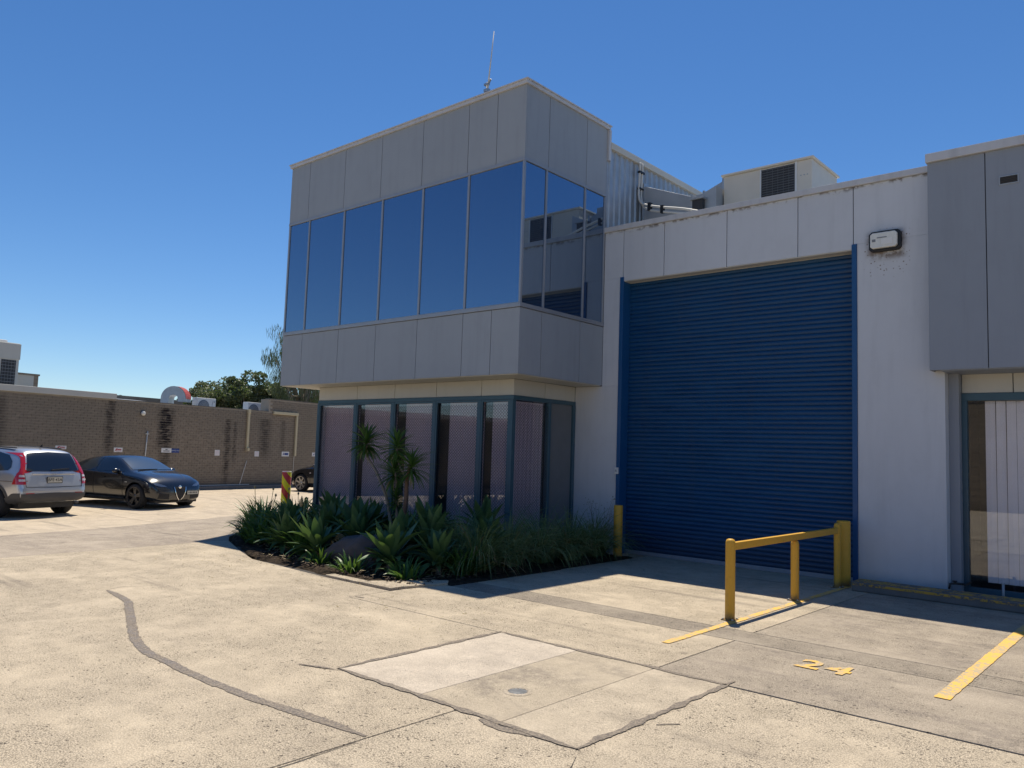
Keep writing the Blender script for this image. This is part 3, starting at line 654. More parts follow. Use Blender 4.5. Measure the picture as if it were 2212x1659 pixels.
# ------------------------------------------------------------------ neighbouring unit on the right
nb_ = thing('neighbouring_unit', 'dark grey projecting panel block over a recessed glazed shopfront', 'building')
xP, yP, zPb, zPt = -2.93, 12.255, 3.142, 6.27; xE = 6.5
MB().box(xP+0.02, yP+0.02, zPb+0.02, xE, 15, zPt-0.14).build('core_wall', M['substrate'], nb_)
panels_x([xP, -2.2, -0.98, 0.24, 1.46, 2.68, 3.9, 5.12, xE], yP, zPb, zPt-0.13, M['panel_dark'], nb_)
MB().box(xP, yP+0.023, zPb, xP+0.019, 12.6, zPt-0.13).build('wall_panel', M['panel_dark'], nb_)
MB().box(xP-0.012, yP-0.05, zPt-0.128, xE, yP+0.3, zPt).build('capping', M['cap'], nb_, bevel=0.006)
yN = 12.89
MB().box(-2.79, yP+0.03, zPb-0.012, xE, yN+0.1, zPb+0.019).build('soffit', M['panel_dark'], nb_)
MB().box(-2.789, yR+0.201, 0.0, -2.66, yN+0.1, zPb-0.013).build('return_wall', M['panel_dark'], nb_)
panels_x([-2.66, -2.02, -0.80, 0.42, 1.64, 2.86, 4.08, 5.3, xE], yN, 2.86, zPb-0.013, M['cream'], nb_)
MB().box(-2.66, yN+0.03, 2.87, xE, yN+0.1, zPb-0.014).build('core_wall', M['substrate'], nb_)
nw = MB(); nw.box(-2.66, yN-0.02, 2.75, xE, yN+0.07, 2.857).box(-2.66, yN-0.02, 0.02, xE, yN+0.07, 0.12)
nw = nw.build('shopfront_window', M['teal'], nb_, bevel=0.004)
for x in (-2.625, -0.2, 2.2, 4.6): MB().box(x-0.035, yN-0.03, 0.12, x+0.035, yN+0.07, 2.75).build('mullion', M['teal'], nw, bevel=0.005)
for a, b_ in ((-2.59, -0.235), (-0.165, 2.165), (2.235, 4.565)): MB().box(a, yN+0.02, 0.12, b_, yN+0.026, 2.75).build('pane', M['shopglass'], nw)
x = -2.32
for i in range(24):
    ang = R(4+6*math.sin(i*1.7)); b = MB(); hw = 0.062 if i != 4 else 0.055
    c, s_ = math.cos(ang)*hw, math.sin(ang)*hw
    b.add([(x-c, yN+0.09-s_, 0.2), (x, yN+0.08, 0.2), (x+c, yN+0.09+s_, 0.2), (x-c+0.01*math.sin(i), yN+0.09-s_, 2.745), (x, yN+0.08, 2.745), (x+c, yN+0.09+s_, 2.745)], [(0, 1, 4, 3), (1, 2, 5, 4)])
    b.build('blind_slat', M['blind'], nw); x += 0.127 if i != 3 else 0.150
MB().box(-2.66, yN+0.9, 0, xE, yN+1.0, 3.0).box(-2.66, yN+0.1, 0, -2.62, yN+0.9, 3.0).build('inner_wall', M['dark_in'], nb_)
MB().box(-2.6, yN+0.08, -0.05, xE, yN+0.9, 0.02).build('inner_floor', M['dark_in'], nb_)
MB().box(-2.78, yP+0.5, -0.05, xE, yN-0.03, 0.03).build('threshold', M['kerb'], nb_)
t = thing('wall_vent', 'small dark louvred vent high on the dark grey block', 'vent', (-1.92, yP, 5.70))
fr = MB().box(-0.115, -0.012, -0.06, 0.115, 0.0, -0.048).box(-0.115, -0.012, 0.048, 0.115, 0, 0.06).box(-0.115, -0.012, -0.048, -0.103, 0, 0.048).box(0.103, -0.012, -0.048, 0.115, 0, 0.048).build('frame', M['duct'], t)
MB().box(-0.103, -0.004, -0.048, 0.103, -0.001, 0.048).build('backing', M['black'], t)
b = MB()
for i in range(4): b.obox((0, -0.007, -0.034+i*0.022), (0.1, 0, 0), (0, 0.005, -0.006), (0, 0.0006, 0.0006))
b.build('louvre', M['coil'], t)
t = thing('garden_tap', 'dark garden tap on a low pipe beside the shopfront sill', 'tap', (-2.72, yR-0.0, 0.0))
MB().tube([(0.14, 0.42, 0.18), (0.14, 0.12, 0.18), (0.12, 0.02, 0.19), (0.04, -0.05, 0.20), (-0.02, -0.09, 0.19), (-0.03, -0.1, 0.12)], 0.016, 8).build('pipe', M['black'], t, True)
MB().lathe([(0.001, 0.235), (0.03, 0.235), (0.034, 0.222), (0.01, 0.215), (0.01, 0.19)], (0.03, -0.05, 0), n=12).build('handle', M['black'], t, True)
t = thing('standpipe', 'thin grey standpipe in front of the recessed shopfront', 'pipe', (-2.12, 12.5, 0.0))
MB().tube([(0, 0, 0.0), (0, 0, 0.27)], 0.016, 8).build('riser', M['duct'], t, True)
MB().lathe([(0.016, 0.25), (0.022, 0.255), (0.022, 0.275), (0.001, 0.28)], n=10).build('cap', M['duct'], t, True)

# ------------------------------------------------------------------ yellow bollards and handrail
def bollard(x, y, r, h_, label):
    t = thing('bollard', label, 'bollard', (x, y, 0), group='yellow bollards beside the roller door')
    MB().lathe([(r, 0.0), (r, h_-0.012), (r*0.97, h_-0.003), (r*0.9, h_), (0.001, h_)], n=28).build('post', M['yellow'], t, True)
    MB().lathe([(r+0.001, h_*0.585), (r+0.004, h_*0.59), (r+0.001, h_*0.60)], n=28).build('weld_seam', M['yellow'], t, True)
    return t
bollard(-7.95, 12.05, 0.08, 0.92, 'yellow steel bollard left of the roller door behind the grass')
bollard(-4.10, 12.22, 0.095, 0.95, 'thick yellow steel bollard at the wall end of the handrail')
hr = thing('handrail', 'yellow handrail of three posts and one rail beside the parking bay', 'railing', (-4.11, 0, 0))
for y, r in ((8.53, 0.055), (10.40, 0.052), (11.98, 0.048)):
    ht = {8.53: 0.905, 10.40: 0.775, 11.98: 0.93}[y]
    MB().lathe([(r, 0.0), (r, ht-0.055), (r*0.96, ht-0.032), (r*0.8, ht-0.012), (r*0.45, ht-0.002), (0.001, ht)], (0, y, 0), n=24).build('post', M['yellow'], hr, True)
    MB().box(-0.075, y-0.075, 0.0, 0.075, y+0.075, 0.012).build('base_plate', M['yellow'], hr, bevel=0.003)
for y in (8.53, 10.40, 11.98):
    for sx in (-0.058, 0.058):
        for sy in (-0.058, 0.058): MB().lathe([(0.012, 0.0), (0.012, 0.022), (0.001, 0.024)], (sx, y+sy, 0.003), n=6).build('bolt', M['galv'], hr)
MB().box(-0.03, 8.57, 0.775, 0.03, 11.96, 0.86).build('rail', M['yellow'], hr, bevel=0.006)

# hazard bollard with sheeting
s = NT('hazard_sheeting'); p = s.obj(); z = s.sep(p)
d = s.math('ADD', z[2], s.math('MULTIPLY', z[0], 1.35)); fr = s.math('FRACT', s.math('ADD', s.math('DIVIDE', d, 0.40), 0.02))
stp = s.mapr(fr, 0.49, 0.51); ed = s.mapr(fr, 0.985, 1.0, 1, 0); 
s.set(color=s.mix(s.math('MULTIPLY', stp, ed), (0.75, 0.66, 0.0, 1), (0.50, 0.035, 0.03, 1)), rough=0.35); M['hazard'] = s.m
t = thing('hazard_bollard', 'yellow and red striped guard post at the office corner', 'bollard', (-16.2, 10.62, 0), R(41))
MB().lathe([(0.09, 0.0), (0.105, 0.02), (0.105, 1.16), (0.1, 1.175), (0.085, 1.18), (0.001, 1.185)], n=24).build('sleeve', M['hazard'], t, True)
MB().lathe([(0.107, 1.165), (0.108, 1.172), (0.1, 1.187)], n=24).build('rim', M['swhite'], t, True)

# ------------------------------------------------------------------ roof plant on the warehouse
t = thing('rooftop_air_conditioner', 'large cream packaged air conditioner on the warehouse roof', 'air conditioner', (-6.1, 14.55, 5.9))
MB().box(-0.86, -0.55, 0.12, 0.86, 0.75, 1.38).build('cabinet', M['offwhite'], t, bevel=0.012)
MB().box(-0.90, -0.59, 1.382, 0.90, 0.79, 1.42).build('lid', M['offwhite'], t, bevel=0.008)
MB().box(-0.075, -0.562, 0.2, 0.545, -0.551, 1.345).build('coil', M['coil'], t)
b = MB()
for i in range(24): b.box(-0.085, -0.575, 0.24+i*0.047, 0.55, -0.563, 0.249+i*0.047)
for i in range(7): b.box(-0.08+i*0.104, -0.573, 0.22, -0.074+i*0.104, -0.564, 1.35)
b.build('coil_guard', M['duct2'], t)
MB().box(-0.115, -0.566, 0.12, -0.09, -0.551, 1.375).build('trim', M['white'], t)
MB().box(0.555, -0.566, 0.12, 0.59, -0.551, 1.375).build('trim', M['white'], t)
b = MB()
for i in range(3): b.lathe([(0.001, -0.556), (0.012, -0.556), (0.012, -0.55)], (0.66+i*0.06, 0, 1.1), 'y', 8)
b.build('rivet', M['duct'], t)
MB().box(-0.86, -0.5, 0.0, 0.86, -0.4, 0.118).box(-0.86, 0.6, 0, 0.86, 0.7, 0.118).build('skid', M['galv'], t)
t = thing('air_duct', 'grey sheet metal duct joining the corrugated wall to the rooftop unit', 'duct', (0, 0, 0))
MB().prism([(-8.63, 6.45), (-7.45, 6.2), (-7.45, 6.90), (-8.63, 7.36)], -14.4, -13.7, to3=lambda a, b_, h_: (a, -h_, b_)).build('branch_duct', M['duct'], t, bevel=0.008, fix=True)
MB().prism([(-7.45, 6.2), (-6.98, 6.2), (-6.98, 7.05), (-7.45, 6.83)], -14.45, -13.72, to3=lambda a, b_, h_: (a, -h_, b_)).build('transition', M['duct'], t, bevel=0.006, fix=True)
MB().box(-8.63, 14.7, 6.65, -7.72, 15.3, 7.30).build('return_duct', M['duct'], t, bevel=0.008)
MB().prism([(-7.72, 6.65), (-6.98, 6.6), (-6.98, 7.46), (-7.3, 7.46), (-7.72, 7.30)], -15.25, -14.65, to3=lambda a, b_, h_: (a, -h_, b_)).build('elbow', M['duct'], t, bevel=0.006, fix=True)
b = MB()
for x, y0, y1, z0, z1 in ((-7.47, 13.67, 14.45, 6.18, 6.95), (-8.58, 13.67, 14.45, 6.4, 7.40), (-7.74, 14.66, 15.34, 6.6, 7.35), (-8.3, 14.66, 15.34, 6.6, 7.35), (-7.28, 14.61, 15.3, 6.6, 7.51)):
    b.box(x-0.02, y0, z0, x+0.02, y1, z1)
b.build('flange', M['galv'], t, bevel=0.004, kind='stuff')
MB().box(-7.42, 13.60, 6.36, -7.2, 13.695, 6.82).build('access_hood', M['coil'], t, bevel=0.004)
MB().box(-7.46, 13.56, 6.80, -7.16, 13.70, 6.84).box(-7.46, 13.6, 6.34, -7.42, 13.7, 6.80).build('hood_frame', M['duct'], t)
t = thing('conduit_pair', 'pair of white conduits strapped to the corrugated wall and bending along the roof', 'pipe', (0, 0, 0))
for k in (0, 1):
    o_ = k*0.09
    MB().tube(spline([(-8.60, 13.66-o_, 7.80), (-8.60, 13.64-o_, 7.4), (-8.58, 13.60-o_, 7.08), (-8.48, 13.52-o_*0.6, 6.86+o_*0.5), (-8.28, 13.44, 6.72+o_), (-7.97, 13.40, 6.62+o_), (-7.5, 13.38, 6.50+o_), (-7.0, 13.36, 6.34+o_), (-6.4, 13.3, 6.2+o_)], 6), 0.024, 8).build('conduit', M['pipe'], t, True)
b = MB()
for z in (7.6, 7.25): b.box(-8.63, 13.52, z-0.02, -8.565, 13.70, z+0.02)
b.box(-8.30, 13.39, 6.70, -8.24, 13.48, 6.86).box(-7.99, 13.36, 6.59, -7.93, 13.44, 6.74).build('strap', M['black'], t)
# second roof unit just showing behind
t = thing('roof_ventilator', 'low blue grey ventilator showing behind the rooftop unit', 'vent', (-5.0, 17.5, 5.9))
MB().lathe([(0.25, 0), (0.25, 0.5), (0.55, 0.75), (0.5, 0.95), (0.2, 1.12), (0.001, 1.15)], n=20).build('cowl', M['duct'], t, True)
MB().box(-0.4, -0.4, -0.02, 0.4, 0.4, 0.03).build('base', M['galv'], t)
# antenna
t = thing('antenna', 'thin white whip antenna on the office roof edge', 'antenna', (-10.57, 11.0, 8.2))
MB().tube([(0, 0, -0.1), (0.0, 0, 0.9)], 0.018, 8).build('mast', M['galv'], t, True)
MB().tube([(0.02, 0, 0.72), (0.16, -0.02, 1.9)], [0.016, 0.008], 8).build('whip', M['pipe'], t, True)
MB().box(-0.05, -0.04, 0.70, 0.06, 0.04, 0.76).build('bracket', M['galv'], t)
MB().box(-0.06, -0.03, 0.84, 0.05, 0.03, 0.88).build('bracket', M['galv'], t)
MB().tube([(0.05, 0, 0.87), (0.12, -0.02, 0.93)], 0.02, 6).build('clamp', M['galv'], t)

# ------------------------------------------------------------------ brick building on the left
bk = thing('brick_building', 'long low brown brick building with a stepped parapet behind the parked cars', 'building', WA)
bk.rotation_euler = (0, 0, math.atan2(WD.y, WD.x))       # local x along the wall, local -y out of the wall
S0, S1 = -26.0, 24.0; HW = 3.14
MB().box(S0, 0.008, 0, S1, 0.23, HW-0.005).box(10.25, 0.008, HW-0.004, S1, 0.23, 3.66).build('wall', M['mortar'], bk)
bme = MB().box(-0.1145, -0.004, -0.0375, 0.1145, 0.012, 0.0375).mesh('brick', M['brick'])
stuff = MB(); cand = []
nrow = int(3.66/0.086)
for r in range(nrow):
    z = 0.043+r*0.086; off_ = 0.12 if r % 2 else 0.0
    n0 = int((S0)/0.24); n1 = int(S1/0.24)
    for i in range(n0, n1):
        sx = i*0.24+off_
        if z > HW-0.03 and sx < 10.25+0.11: continue
        cand.append((sx, z))
def wcam(sx, z):
    p = WA+WD*sx; return (Vector((p.x, p.y, z))-Vector((0, 0, 1.8))).length
vis = [c for c in cand if 0.05 < c[0] < 13.0 and c[1] > 1.65]
vis.sort(key=lambda c: wcam(*c)); near = set(vis[:296])
for (sx, z) in cand:
    j = 0.003*noise.noise(Vector((sx*9, z*17, 0)))
    if (sx, z) in near: link('brick', bme, bk, loc=(sx, j, z))
    else: stuff.box(sx-0.1145, -0.004+j, z-0.0375, sx+0.1145, 0.012+j, z+0.0375)
stuff.build('brick_courses', M['brick'], bk, kind='stuff')
MB().box(S0, -0.07, HW, 3.36, 0.3, 3.335).build('parapet_capping', M['cream'], bk, bevel=0.01)
MB().box(3.37, -0.02, HW, 10.24, 0.25, HW+0.02).build('parapet_flashing', M['kerb'], bk)
MB().box(10.23, -0.02, 3.662, S1, 0.25, 3.69).build('parapet_flashing', M['kerb'], bk)
MB().box(S0, -0.28, -0.2, S1, -0.03, 0.13).build('plinth', M['kerb'], bk, bevel=0.02)
MB().box(4.4, -0.03, 0.14, 6.6, -0.012, 0.17).box(7.0, -0.03, 0.14, 9.4, -0.012, 0.17).build('foot_trim', M['pipe'], bk)
MB().box(S0, 0.24, 2.7, 10.2, 9.0, 2.8).build('roof', M['galv'], bk)
MB().box(10.25, 0.231, 2.9, 10.5, 0.5, 3.66).build('parapet_return', M['mortar'], bk)
MB().box(-2, 9.0, 2.0, 13, 9.2, 3.83).build('rear_parapet', M['brick'], bk)
b = MB(); v = []; prof = []
x = 8.9
for i in range(60): prof.append((x+i*0.045, 0.02*math.sin(i*1.57)))
MB().prism([(4.0, 2.8), (4.0, 3.30), (8.9, 3.66), (8.9, 2.8)], 8.0, 10.2, to3=lambda a, c, h_: (h_, a, c)).build('roof_sheet', M['galv'], bk, fix=True)
def wpt(sx, n_, z): p = WA+WD*sx+WN*n_; return (p.x, p.y, z)
WR = math.atan2(WD.y, WD.x)
# downpipes, lamp, conduits on the wall
t = thing('downpipe', 'straight cream downpipe on the brick wall below a condenser', 'pipe', wpt(9.15, 0.0, 0), WR, 'cream downpipes on the brick wall')
MB().box(-0.05, -0.09, 1.62, 0.05, -0.01, 3.12).build('pipe', M['creampipe'], t, bevel=0.01)
MB().box(-0.07, -0.1, 3.0, 0.07, -0.008, 3.16).build('head', M['creampipe'], t, bevel=0.01)
MB().box(-0.055, -0.16, 1.50, 0.055, -0.02, 1.617).build('spout', M['creampipe'], t, bevel=0.01)
t = thing('downpipe', 'cream downpipe with a long horizontal arm at the stepped parapet', 'pipe', wpt(11.8, 0.0, 0), WR, 'cream downpipes on the brick wall')
MB().box(-0.05, -0.09, 1.32, 0.05, -0.01, 3.04).build('pipe', M['creampipe'], t, bevel=0.01)
MB().box(-1.35, -0.10, 3.045, 0.06, -0.008, 3.17).build('arm', M['creampipe'], t, bevel=0.01)
MB().tube([(-0.03, -0.04, 1.32), (-0.06, -0.04, 0.2)], 0.012, 6).build('cable', M['pipe'], t)
t = thing('wall_lamp', 'small round bulkhead lamp high on the brick wall', 'light', wpt(4.42, 0.0, 2.73), WR)
MB().lathe([(0.001, -0.10), (0.05, -0.095), (0.08, -0.07), (0.09, -0.005)], axis='y', n=16).build('glass', M['lens'], t, True)
MB().lathe([(0.085, -0.05), (0.105, -0.04), (0.105, -0.004)], axis='y', n=16).build('rim', M['kerb'], t, True)
t = thing('conduit', 'pale vertical conduit on the brick wall behind the black sedan', 'pipe', wpt(4.62, 0.0, 0), WR)
MB().tube([(0.03, -0.03, 2.12), (-0.02, -0.03, 0.6)], 0.022, 8).build('pipe', M['pipe'], t, True)
MB().box(-0.05, -0.055, 2.0, 0.08, -0.006, 2.03).box(-0.07, -0.055, 1.0, 0.05, -0.006, 1.03).build('saddle', M['pipe'], t)
t = thing('leaning_rod', 'thin pale rod leaning against the brick wall', 'rod', wpt(9.0, 0.0, 0), WR)
MB().tube([(-0.18, -0.12, 0.14), (0.2, -0.03, 1.1)], 0.014, 6).build('rod', M['pipe'], t)
# signs
def sign(s0, s1, z0, z1, label, kind):
    t = thing('parking_sign', label, 'sign', wpt((s0+s1)/2, 0.004, (z0+z1)/2), WR, 'small parking signs on the brick wall')
    hw, hh = (s1-s0)/2, (z1-z0)/2
    MB().box(-hw, -0.010, -hh, hw, 0.0, hh).build('board', M['sblue'] if kind == 'blue' else M['swhite'], t)
    b = MB(); y0, y1 = -0.0135, -0.0105
    XY = lambda a, c, h_: (a, -h_, c)
    if kind == 'red':
        b.prism([(-0.8*hw, -0.55*hh), (-0.35*hw, -0.2*hh), (-0.15*hw, 0.6*hh), (-0.45*hw, 0.6*hh)], -y1, -y0, to3=XY)
        b.box(-0.2*hw, y0, -0.15*hh, 0.7*hw, y1, 0.35*hh); b.box(-0.45*hw, y0, -0.6*hh, 0.75*hw, y1, -0.45*hh)
        b.build('print', M['sred'], t, fix=True)
    elif kind == 'notice':
        for k in range(3): b.box(-0.7*hw, y0, (0.5-0.5*k)*hh-0.012, 0.7*hw, y1, (0.5-0.5*k)*hh+0.012)
        b.build('print', M['curtain'], t)
    elif kind == 'visitor':
        b.box(-0.2*hw, y0, 0.2*hh, 0.2*hw, y1, 0.55*hh); b.box(-0.6*hw, y0, -0.45*hh, 0.6*hw, y1, -0.15*hh); b.build('print', M['ink'], t)
    elif kind == 'bluelogo':
        b.prism([(-0.75*hw, -0.45*hh), (-0.5*hw, -0.45*hh), (-0.4*hw, 0.45*hh), (-0.55*hw, 0.45*hh)], -y1, -y0, to3=XY)
        b.box(-0.3*hw, y0, -0.45*hh, 0.75*hw, y1, 0.45*hh); b.build('print', M['sblue'], t, fix=True)
    elif kind == 'blue':
        me = text_mesh('PARKING ONLY', 0.052, M['swhite'], 0.0, 1.0); o = link('print', me, t, loc=(0, -0.0112, 0), rot=(R(90), 0, 0))
sign(1.42, 1.78, 1.42, 1.53, 'white sign with red print above the silver car', 'red')
sign(3.43, 3.75, 1.36, 1.51, 'white sign with red print above the roof of the black sedan', 'red')
sign(5.27, 5.69, 1.37, 1.53, 'white sign with dark print over the black wall stain', 'visitor')
sign(5.70, 6.02, 1.37, 1.52, 'dark blue sign with white PARKING ONLY lettering', 'blue')
sign(7.62, 7.85, 1.29, 1.51, 'square white notice beside a thin dark stain', 'notice')
sign(9.6, 9.83, 1.28, 1.49, 'square white notice right of the straight cream downpipe', 'notice')
sign(11.08, 11.5, 1.30, 1.50, 'white sign with blue print above the striped guard post', 'bluelogo')
sign(12.88, 13.36, 1.32, 1.49, 'white sign with blue print half hidden by the office corner', 'bluelogo')
# roof plant
t = thing('rooftop_chiller', 'tall cream louvred plant unit at the left end of the brick roof', 'air conditioner', wpt(0.9, -1.5, 2.8), WR)
MB().box(-2.6, 0.0, 0.3, 0.0, 1.8, 1.98).build('cabinet', M['cream'], t, bevel=0.015)
MB().box(-2.62, -0.02, 1.45, 0.02, 1.82, 1.96).build('hood', M['cream'], t, bevel=0.01)
for x0, x1 in ((-2.4, -1.3), (-1.22, -0.62), (-0.55, -0.1)):
    MB().box(x0, -0.012, 0.45, x1, -0.002, 1.42).build('coil', M['coil'], t)
    b = MB()
    for i in range(9): b.box(x0, -0.022, 0.5+i*0.105, x1, -0.013, 0.515+i*0.105)
    for i in range(int((x1-x0)/0.09)): b.box(x0+0.04+i*0.09, -0.020, 0.45, x0+0.046+i*0.09, -0.014, 1.42)
    b.build('coil_guard', M['fan'], t)
MB().box(-2.6, -0.03, 0.3, 0.0, -0.001, 0.44).build('base_rail', M['cream'], t)
MB().box(-2.5, 0.1, 0.0, -2.3, 1.7, 0.299).box(-0.3, 0.1, 0, -0.1, 1.7, 0.299).build('support', M['galv'], t)
MB().box(-2.4, 0.2, 1.981, -0.3, 1.5, 2.07).build('top_tray', M['white'], t, bevel=0.02)
t = thing('roof_plant_box', 'rendered box with brown brick end on the brick roof', 'plant room', wpt(0.95, -2.2, 2.8), WR)
MB().box(0.0, 0.0, 0.3, 0.85, 1.2, 1.04).build('render_wall', M['cream'], t)
MB().box(0.852, 0.0, 0.3, 1.0, 1.2, 1.04).build('brick_end', M['brick'], t)
MB().box(-0.02, -0.03, 1.042, 1.03, 1.23, 1.10).build('coping', M['brick'], t)
MB().box(0.02, 0.05, 0.0, 0.98, 1.15, 0.299).build('base', M['kerb'], t)
t = thing('skylight', 'low glazed skylight on the brick roof', 'skylight', wpt(1.95, -1.6, 2.8), WR)
MB().prism([(0.0, 0.52), (0.45, 0.52), (0.6, 0.42), (0.6, 0.3), (0.0, 0.3)], -1.0, 0.0, to3=lambda a, c, h_: (a, -h_, c)).build('pane', M['mirror'], t, fix=True)
MB().box(-0.03, -0.03, 0.0, 0.63, 1.03, 0.299).build('kerb_frame', M['galv'], t)
MB().box(-0.02, -0.02, 0.521, 0.47, 1.02, 0.545).build('lid', M['cream'], t)
t = thing('vent_cowl', 'curved gooseneck vent cowl with a red lip on the brick roof', 'vent', wpt(6.2, -1.5, 2.8), WR-R(58))
arc = lambda r, n=16: [(0.47-r*math.cos(math.pi*k/n), 0.62+r*math.sin(math.pi*k/n)) for k in range(n+1)]
outer = [(0.0, 0.0)]+arc(0.47)+[(0.94, 0.50)]; inner = [(0.30, 0.0)]+[(0.47-0.17*math.cos(math.pi*k/16), 0.62+0.14*math.sin(math.pi*k/16)) for k in range(17)]+[(0.64, 0.50)]
n = len(outer); v = []
for y in (0.0, 0.55): v += [(a, y, c) for a, c in outer]+[(a, y, c) for a, c in inner]
f = []
for i in range(n-1):
    f += [(i, i+1, n+i+1, n+i), (2*n+i, 3*n+i, 3*n+i+1, 2*n+i+1), (i, 2*n+i, 2*n+i+1, i+1), (n+i, n+i+1, 3*n+i+1, 3*n+i)]
co = MB().add(v, f).build('duct', M['galv'], t, fix=True)
b = MB(); v = []
for k in range(9, 17):
    a = math.pi*k/16; 
    for y in (-0.004, 0.554): v.append((0.47-0.482*math.cos(a), y, 0.62+0.482*math.sin(a)))
b.add(v, [(2*i, 2*i+1, 2*i+3, 2*i+2) for i in range(7)]).build('red_lip', M['red'], t)
def condenser(sx, label):
    t = thing('condenser_unit', label, 'air conditioner', wpt(sx, -0.95, 2.73), WR, 'white condensers on the brick roof')
    MB().box(0.0, 0.0, 0.12, 0.88, 0.32, 0.80).build('case', M['white'], t, bevel=0.015)
    MB().lathe([(0.001, -0.012), (0.25, -0.012), (0.275, -0.004)], (0.30, 0, 0.45), 'y', 24).build('fan_grille', M['fan'], t, True)
    b = MB()
    for r in (0.08, 0.14, 0.20): b.lathe([(r-0.006, -0.013), (r, -0.017), (r+0.006, -0.013)], (0.30, 0, 0.45), 'y', 20)
    b.build('fan_ring', M['duct'], t)
    MB().bar((0.66, -0.004, 0.25), (0.74, -0.004, 0.72), 0.012, 0.012, (0, 1, 0)).box(0.78, -0.006, 0.64, 0.83, 0.0, 0.70).build('pipe_cover', M['duct'], t)
    MB().box(0.05, 0.02, 0.0, 0.15, 0.3, 0.119).box(0.73, 0.02, 0, 0.83, 0.3, 0.119).build('foot', M['galv'], t)
condenser(7.44, 'white condenser with round fan grille, nearer one on the brick roof')
condenser(9.98, 'white condenser with round fan grille beside the stepped parapet')

# building behind the camera, seen mirrored in the glazing
ob = thing('opposite_building', 'plain brown building across the yard behind the camera', 'building')
MB().box(-9, -12.3, 0, 33, -12.0, 4.6).build('wall', M['mortar'], ob)
b = MB()
for r in range(15):
    for i in range(46): b.box(-9+i*0.91+(0.45 if r % 2 else 0), -12.012, 0.02+r*0.3, -9+i*0.91+0.885+(0.45 if r % 2 else 0), -11.985, 0.295+r*0.3)
b.build('block_courses', M['brick'], ob, kind='stuff')
MB().box(-9.1, -12.5, 4.602, 33, -11.93, 4.8).build('capping', M['cap'], ob)
MB().box(-9, -22, 0, 33, -12.302, 4.5).build('body', M['kerb'], ob)

# ------------------------------------------------------------------ garden
gd = MB(); gp = [(-7.62, 7.6), (-7.66, 12.45), (-9.30, 12.45), (-9.30, 10.62), (-15.15, 10.62), (-15.95, 10.6), (-15.93, 9.6), (-13.9, 7.98), (-12.3, 7.27), (-11.33, 6.93), (-9.3, 6.80), (-8.45, 6.82), (-7.85, 6.95)]
bm = bmesh.new(); bf = bm.faces.new([bm.verts.new((x, y, 0.0)) for x, y in gp]); bmesh.ops.recalc_face_normals(bm, faces=[bf])
for k in range(40):
    x = -16+k*0.22; bmesh.ops.bisect_plane(bm, geom=bm.faces[:]+bm.edges[:]+bm.verts[:], plane_co=(x, 0, 0), plane_no=(1, 0, 0))
for k in range(28):
    y = 6.8+k*0.21; bmesh.ops.bisect_plane(bm, geom=bm.faces[:]+bm.edges[:]+bm.verts[:], plane_co=(0, y, 0), plane_no=(0, 1, 0))
bm.verts.ensure_lookup_table()
for v in bm.verts:
    edge = v.is_boundary
    v.co.z = (-0.03 if edge else 0.02+0.05*noise.noise(v.co*2.1)+0.03*noise.noise(v.co*7))
if bm.faces[:][0].normal.z < 0: bmesh.ops.reverse_faces(bm, faces=bm.faces[:])
me = bpy.data.meshes.new('garden_bed'); bm.to_mesh(me); bm.free(); me.materials.append(M['soil'])
o = link('garden_bed', me); o['kind'] = 'structure'
# loose mulch chips
b = MB(); rr = random.Random(3)
for i in range(1500):
    x, y = rr.uniform(-13.4, -7.8), rr.uniform(6.9, 9.2)
    if y < 6.98+max(0, (-11.3-x)*0.55): continue
    a = rr.uniform(0, 6.28); L = rr.uniform(0.01, 0.04); b.obox((x, y, 0.035+rr.uniform(0, 0.02)), (math.cos(a)*L, math.sin(a)*L, rr.uniform(-.01, .01)), (-math.sin(a)*0.008, math.cos(a)*0.008, 0.003), (0, 0, 0.003))
o = b.build('mulch', simple('mulch_chip', (0.075, 0.05, 0.035), 0.95, var=0.6, scale=9)); o['kind'] = 'stuff'
kb = thing('garden_kerb', 'flush concrete edging round the front corner of the garden bed', 'kerb')
for poly, z in (([(-9.25, 6.76), (-8.50, 6.755), (-8.50, 6.92), (-9.25, 6.92)], 0.03), ([(-8.49, 6.755), (-7.86, 6.755), (-7.86, 6.95), (-7.70, 7.62), (-7.85, 7.78), (-8.45, 6.93)], 0.035)):
    MB().prism(offset_poly(poly, 0.004), -0.1, z).build('edging', M['slab_warm'], kb, bevel=0.008)

def leaf_mesh(L, W, segs=7, prof=None, arch=0.35, fold=0.22, curl=0.0, rng=random):
    """one fleshy or strappy leaf along +x, arching; width profile along its length"""
    v = []; f = []
    for i in range(segs+1):
        t = i/segs; wd = (prof(t) if prof else math.sin(math.pi*min(1, t*0.9+0.08))**0.8)*W/2
        x = L*(t-0.12*arch*t*t); z = arch*L*(0.62*t-0.80*t*t)+curl*t*t*L
        v += [(x, -wd, z+fold*wd), (x, 0, z-0.01*W), (x, wd, z+fold*wd)]
    for i in range(segs):
        a = 3*i; f += [(a, a+3, a+4, a+1), (a+1, a+4, a+5, a+2)]
    return v, f
aprof = lambda t: (0.45+1.1*t if t < 0.5 else max(0.0, 1.0-((t-0.5)/0.5)**1.8)) if t < 1 else 0.0
def aprof(t):
    if t < 0.12: return 0.75-0.9*t
    if t < 0.55: return 0.64+(t-0.12)/0.43*0.36
    return max(0.004, (1-((t-0.55)/0.45)**1.7))
ag_meshes = []
for k, (ar, cu) in enumerate(((0.15, 0.1), (0.40, 0.0), (0.75, -0.05))):
    v, f = leaf_mesh(1.0, 0.27, 9, aprof, ar, 0.28, cu); me = MB().add(v, f).mesh('leaf', M['agave'], True)
    ag_meshes.append(me)
